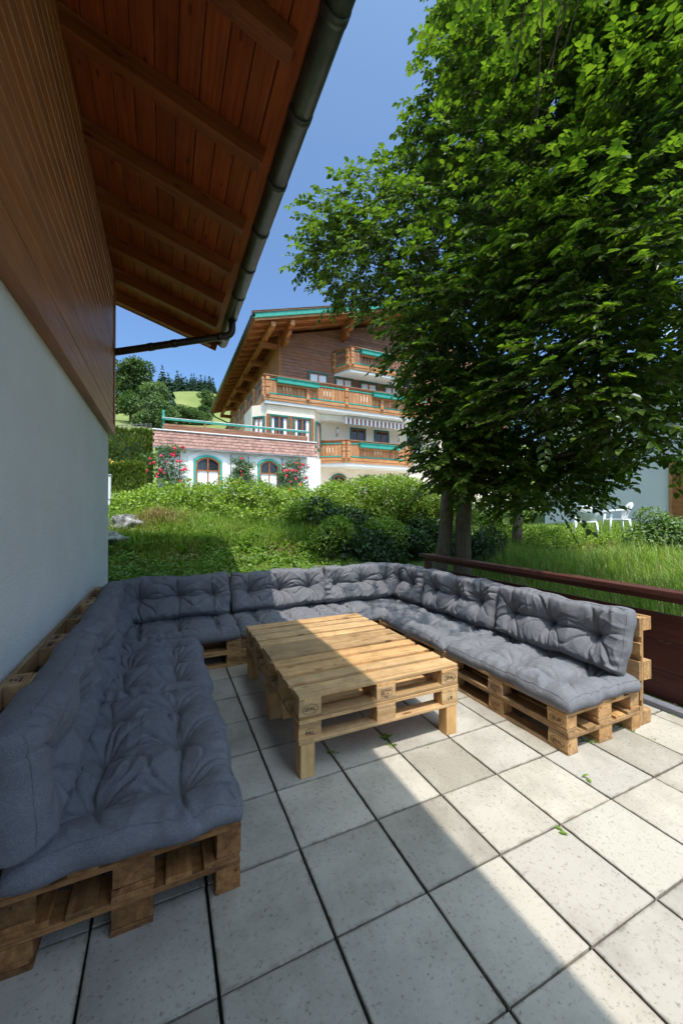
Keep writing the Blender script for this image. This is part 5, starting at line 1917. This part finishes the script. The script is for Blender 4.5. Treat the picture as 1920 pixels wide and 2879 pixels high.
def garden_chair(label, p_, rz):
    root = thing('garden_chair', label, 'chair', p_, (0, 0, rz), 'white plastic garden chairs')
    M_ = 'plastic_white'
    link('seat', box_mesh(0.46, 0.44, 0.03, 0.012, 0, 0, M_), None, root, (0, 0, 0.42))
    vs, fs = [], []
    nn = 7
    for k in range(nn + 1):
        a = -0.75 + 1.5 * k / nn
        for z_, f_, yo in ((0.44, 0.92, 0.20), (0.66, 1.0, 0.24), (0.86 - 0.10 * (abs(a) / 0.75) ** 2, 0.95, 0.30)):
            vs.append((0.29 * math.sin(a) * f_ * 1.15, yo - 0.12 * (1 - math.cos(a)) * 1.3, z_))
    for k in range(nn):
        for q in range(2):
            fs.append((k * 3 + q, k * 3 + 3 + q, k * 3 + 4 + q, k * 3 + 1 + q))
    br = link('backrest', pymesh(vs, fs, True), M_, root)
    md = br.modifiers.new('thick', 'SOLIDIFY')
    md.thickness = 0.018
    for k in range(3):
        link('slot', box_mesh(0.018, 0.006, 0.24, 0.002, 0, 0, 'metal_grey'), None, br, ((k - 1) * 0.10, 0.232 - 0.025 * abs(k - 1), 0.64), (-0.22, 0, 0))
    for sx_ in (-1, 1):
        link('armrest', tube([(sx_ * 0.28, 0.17, 0.66), (sx_ * 0.30, 0, 0.65), (sx_ * 0.28, -0.22, 0.63), (sx_ * 0.26, -0.25, 0.55)], 0.022, 6), M_, root)
        for sy_ in (-1, 1):
            link('leg', tube([(sx_ * 0.22, sy_ * 0.19, 0.42 if sy_ > 0 else 0.56), (sx_ * 0.27, sy_ * 0.25, 0.0)], [0.026, 0.018], 6), M_, root)
    return root


cp = at_px(1416, 1224, 12.0)
garden_chair('white plastic garden chair in the sun by the neighbouring house', (cp.x, cp.y, float(zt(cp.x, cp.y)) + 0.02), -2.3)
cp = at_px(1345, 1222, 12.0)
garden_chair('white plastic garden chair half hidden by the drooping branches', (cp.x, cp.y, float(zt(cp.x, cp.y)) + 0.02), 2.2)


def at_shrub(label, vx, vy, dist, r_, h_, n_, size, mat, seed):
    c = at_px(vx, vy, dist)
    g0 = float(zt(c.x, c.y))
    rg3 = random.Random(seed)
    el = []
    for k in range(9):
        a = rg3.uniform(0, 6.28)
        q = rg3.uniform(0, r_ * 0.7)
        rr_ = r_ * rg3.uniform(0.35, 0.5)
        el.append((c.x + q * math.cos(a), c.y + q * math.sin(a), g0 + rr_ * 0.5 + rg3.uniform(0, max(0.05, h_ - 1.4 * rr_)), rr_, rr_, rr_))
    return shrub('shrub', label, 'shrub', el, n_, size, mat, seed, (c.x, c.y, g0))


at_shrub('mid green leafy bush at the left edge of the dark shrubs', 775, 1238, 8.7, 0.75, 0.8, 6500, 0.065, 'hedge_leaf', 76)
at_shrub('taller mid green bush above the dark shrubs, below the lower balcony', 850, 1180, 9.6, 1.0, 1.0, 8500, 0.065, 'hedge_leaf', 77)
at_shrub('small leafy bush in front of the hedge middle', 690, 1205, 9.3, 0.6, 0.55, 3500, 0.06, 'hedge_leaf', 78)
at_shrub('pale green leafy shrub at the right edge in front of the door', 1545, 1225, 9.5, 0.75, 0.95, 5200, 0.07, 'pale_leaf', 71)
at_shrub('light green weedy bush in the meadow below the drooping branches', 1265, 1200, 9.5, 0.75, 0.75, 5200, 0.05, 'hedge_leaf', 72)
at_shrub('low weedy bush in the meadow right of the thin trunk', 1350, 1222, 10.0, 0.7, 0.6, 3600, 0.045, 'hedge_leaf', 73)
at_shrub('mid green bush behind the twin trunks', 1120, 1170, 10.5, 1.1, 1.5, 9000, 0.06, 'hedge_leaf', 74)
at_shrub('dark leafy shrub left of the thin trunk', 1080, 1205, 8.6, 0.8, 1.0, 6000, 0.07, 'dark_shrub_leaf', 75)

# white garden lamp post peeping past the wall edge
lp = at_px(251, 1150, 9.6)
gl = float(zt(lp.x, lp.y))
lt = thing('post_box', 'narrow white post with grey cap beside the white wall edge', 'post', (lp.x - 0.02, lp.y, gl))
bx('post', 'plastic_white', lp.x - 0.06, lp.x + 0.02, lp.y - 0.05, lp.y + 0.05, gl, gl + 0.35, lt, 0.004)
bx('panel', 'plastic_white', lp.x - 0.09, lp.x + 0.03, lp.y - 0.06, lp.y + 0.06, gl + 0.355, gl + 0.85, lt, 0.006)
bx('cap', 'metal_grey', lp.x - 0.10, lp.x + 0.045, lp.y - 0.07, lp.y + 0.07, gl + 0.855, gl + 0.89, lt, 0.006)

# ------------------------------------------------------------------ far hillside: trees, spruces, fence
def far_tree(label, vx, dist, h_, w_, mat, seed, n_=5200, leaf=0.42, name='broadleaf_tree', group='broadleaf trees on the hillside', trunk_h=0.18):
    c = at_px(vx, 1182, dist)
    c.z = float(zh(c.x, c.y))
    rg3 = np.random.default_rng(seed)
    el = []
    for k in range(26):
        f_ = rg3.random()
        z_ = h_ * (trunk_h + 0.1 + (0.9 - trunk_h) * f_)
        ww = w_ / 2 * math.sqrt(max(0.05, 1 - (2 * f_ - 0.85) ** 2 * 0.75))
        a = rg3.uniform(0, 6.28)
        q = ww * math.sqrt(rg3.random()) * 0.8
        rr_ = w_ * rg3.uniform(0.13, 0.2)
        el.append((q * math.cos(a), q * math.sin(a), min(z_, h_ - rr_ * 0.8), rr_, rr_, rr_ * 0.85))
    root = thing(name, label, 'tree', c, group=group)
    V_, F_ = blob_leaves(el, n_, leaf, rg3, 0.5, 0.7)
    link('crown', np_mesh(V_, F_), mat, root)
    link('trunk', tube([(0, 0, -0.3), (0.05, 0, h_ * 0.35), (0, 0.1, h_ * 0.7)], [h_ * 0.03, h_ * 0.022, 0.05], 8), 'bark', root)


far_tree('big round dark green maple tree on the hillside at the wall edge', 300, 92, 13.6, 13.0, 'far_leaf', 81, 16000, 0.42, trunk_h=0.0)
far_tree('pale grey green willow right of the big round tree', 358, 84, 9.0, 8.0, 'willow_leaf', 82, 9000, 0.34, trunk_h=0.05)
far_tree('small bright green tree on the slope in front of the willow', 378, 76, 4.2, 3.6, 'far_leaf', 83, 3000, 0.3, trunk_h=0.02)
far_tree('mid green tree between willow and chalet eave', 408, 98, 4.2, 6.0, 'far_leaf', 84, 3500, 0.34, trunk_h=0.03)
far_tree('mid green tree at the left of the chalet eave', 438, 100, 4.0, 7.0, 'far_leaf', 85, 4200, 0.34, trunk_h=0.03)
far_tree('small green tree touching the chalet eave', 466, 104, 4.6, 5.5, 'far_leaf', 86, 3500, 0.34, trunk_h=0.03)
far_tree('small round bush by the wooden fence below the big tree', 318, 84, 2.2, 3.4, 'willow_leaf', 87, 2000, 0.28, trunk_h=0.0)
far_tree('green tree on the slope under the upper meadow', 398, 130, 5.0, 6.5, 'far_leaf', 88, 3500, 0.42, trunk_h=0.03)
far_tree('green tree right of the round upper meadow', 474, 170, 9.0, 8.0, 'far_leaf', 89, 3500, 0.5, trunk_h=0.03)


def spruce_mesh(h_, w_, seed):
    rg3 = np.random.default_rng(seed)
    C, D, L = [], [], []
    tiers = 22
    for k in range(tiers):
        f_ = k / (tiers - 1)
        z_ = h_ * (0.06 + 0.92 * f_)
        ww = w_ / 2 * (1 - f_) ** 0.85 * (0.85 + 0.3 * rg3.random()) + 0.15
        nb_ = int(30 * (1 - f_)) + 7
        for q in range(nb_):
            a = rg3.uniform(0, 6.28)
            for s in (0.25, 0.6):
                C.append((ww * s * math.cos(a), ww * s * math.sin(a), z_ - ww * s * 0.35))
                D.append((math.cos(a) + rg3.normal(0, .2), math.sin(a) + rg3.normal(0, .2), -0.45))
                L.append(ww * 0.55)
    C.append((0, 0, h_ * 0.93)); D.append((0, 0, 1)); L.append(h_ * 0.08)
    C, D, L = np.array(C), np.array(D), np.array(L)
    N = unit(np.array([0, 0, 1.0]) + rand_dirs(len(C), rg3) * 0.35)
    V_, F_ = leaf_geo(C, D, N, L, L * 0.7 + 0.35, 0.15, 0.3)
    return np_mesh(V_, F_)


SP = [spruce_mesh(20, 9.5, 5), spruce_mesh(18, 8.5, 6), spruce_mesh(22, 10.0, 7)]
for me in SP:
    me.materials.append(MATS['spruce_needle'])
STM = tube([(0, 0, -1), (0, 0, 9), (0, 0, 15)], [0.28, 0.18, 0.04], 6)


def spruce(label, vx, dist, s, k, group='spruces along the hill crest'):
    c = at_px(vx, 1182, dist)
    c.z = float(zh(c.x, c.y)) - 0.2
    root = thing('spruce_tree', label, 'spruce', c, (0, 0, k * 1.7), group)
    for nm, me in (('crown', SP[k % 3]), ('trunk', STM)):
        o_ = link(nm, me, 'bark' if nm == 'trunk' else None, root)
        o_.scale = (s, s, s)
    return root


spruce('tall dark spruce rising behind the big round tree', 372, 118, 0.78, 0)
spruce('shorter spruce left of the tall dark spruce', 346, 112, 0.68, 1)
spruce('spruce standing close right of the tall dark spruce', 385, 125, 0.66, 2)
rg = random.Random(21)
ORD = ['first', 'second', 'third', 'fourth', 'fifth', 'sixth', 'seventh', 'eighth', 'ninth', 'tenth', 'eleventh', 'twelfth', 'thirteenth', 'fourteenth',
       'fifteenth', 'sixteenth', 'seventeenth', 'eighteenth', 'nineteenth', 'twentieth']
row = sorted((388 + (494 - 388) * (k + rg.uniform(-.4, .4)) / 31) for k in range(32))
for k, vx in enumerate(row):
    if k < 16:
        lab = '%s spruce from the left in the forest row on the hill crest' % ORD[k]
    else:
        lab = '%s spruce left of the chalet eave in the crest forest row' % ORD[31 - k]
    spruce(lab, vx, 290 + 50 * rg.random(), rg.uniform(0.85, 1.3), k)
fence = thing('wooden_fence', 'weathered grey wooden fence on the meadow below the big tree', 'fence', at_px(300, 1182, 74))
fz = Vector(fence.location)
prevp = None
for k in range(9):
    vx = 258 + 11 * k
    p_ = at_px(vx, 1182, 66 + k * 1.6)
    p_.z = float(zh(p_.x, p_.y))
    link('fence_post', box_mesh(0.12, 0.12, 1.3, 0.01, 0, 0, 'grey_fence'), None, fence, p_ + Vector((0, 0, 0.6)) - fz)
    if prevp is not None:
        for hz in (0.35, 0.7, 1.05):
            pbeam('fence_rail', 'grey_fence', prevp + Vector((0, 0, hz)), p_ + Vector((0, 0, hz)), 0.06, 0.12, fence)
    prevp = p_

# ------------------------------------------------------------------ weeds and leaves on the paving
WE = [((1086, 2072), 12, 0.07, 'tall weed in the paving joint under the table front'), ((1099, 2095), 14, 0.035, 'low bright weed in the joint just before the table front'),
      ((1195, 2091), 8, 0.025, 'tiny weed in the joint left of the table\'s right front leg'), ((929, 2113), 12, 0.04, 'small weed in the joint right of the table\'s left front leg'),
      ((1735, 2040), 14, 0.045, 'weed tuft under the near end of the right bench, between its blocks'), ((1657, 2084), 12, 0.04, 'weed tuft beside the front corner block of the right bench'),
      ((1779, 2054), 10, 0.035, 'weed tuft at the rear block of the right bench'), ((1831, 2074), 8, 0.022, 'tiny weed in the joint right of the right bench'),
      ((1898, 2012), 10, 0.03, 'small weed at the grey edging strip by the right edge'), ((987, 2168), 7, 0.018, 'tiny weed at the slab corner in front of the table')]
for k, (px, n_, L, lab) in enumerate(WE):
    p_ = on_floor(*px)
    o_ = rosette(lab, (p_.x, p_.y, -0.004), n_, L * 0.8, L * 0.22, 90 + k, name='weed')
    o_['category'] = 'weed'
for k, (px, lab) in enumerate((((1632, 2180), 'slender green leaf lying on the slab before the right bench'), ((1659, 2199), 'small green leaf beside the slender leaf on the sunlit slab'),
                               ((1554, 2318), 'curled green leaf at the slab corner in the sun'), ((1566, 2335), 'tiny withered stalk below the curled leaf in the sun'))):
    p_ = on_floor(*px, 0.004)
    rg2 = np.random.default_rng(k)
    V_, F_ = leaf_geo(np.zeros((1, 3)), rand_dirs(1, rg2) * [1, 1, 0.1], np.array([[0, 0, 1.0]]), 0.045, 0.018, 0.3, -0.05)
    o_ = link('fallen_leaf', np_mesh(V_, F_), 'weed_leaf', None, p_)
    tag(o_, lab, 'leaf')
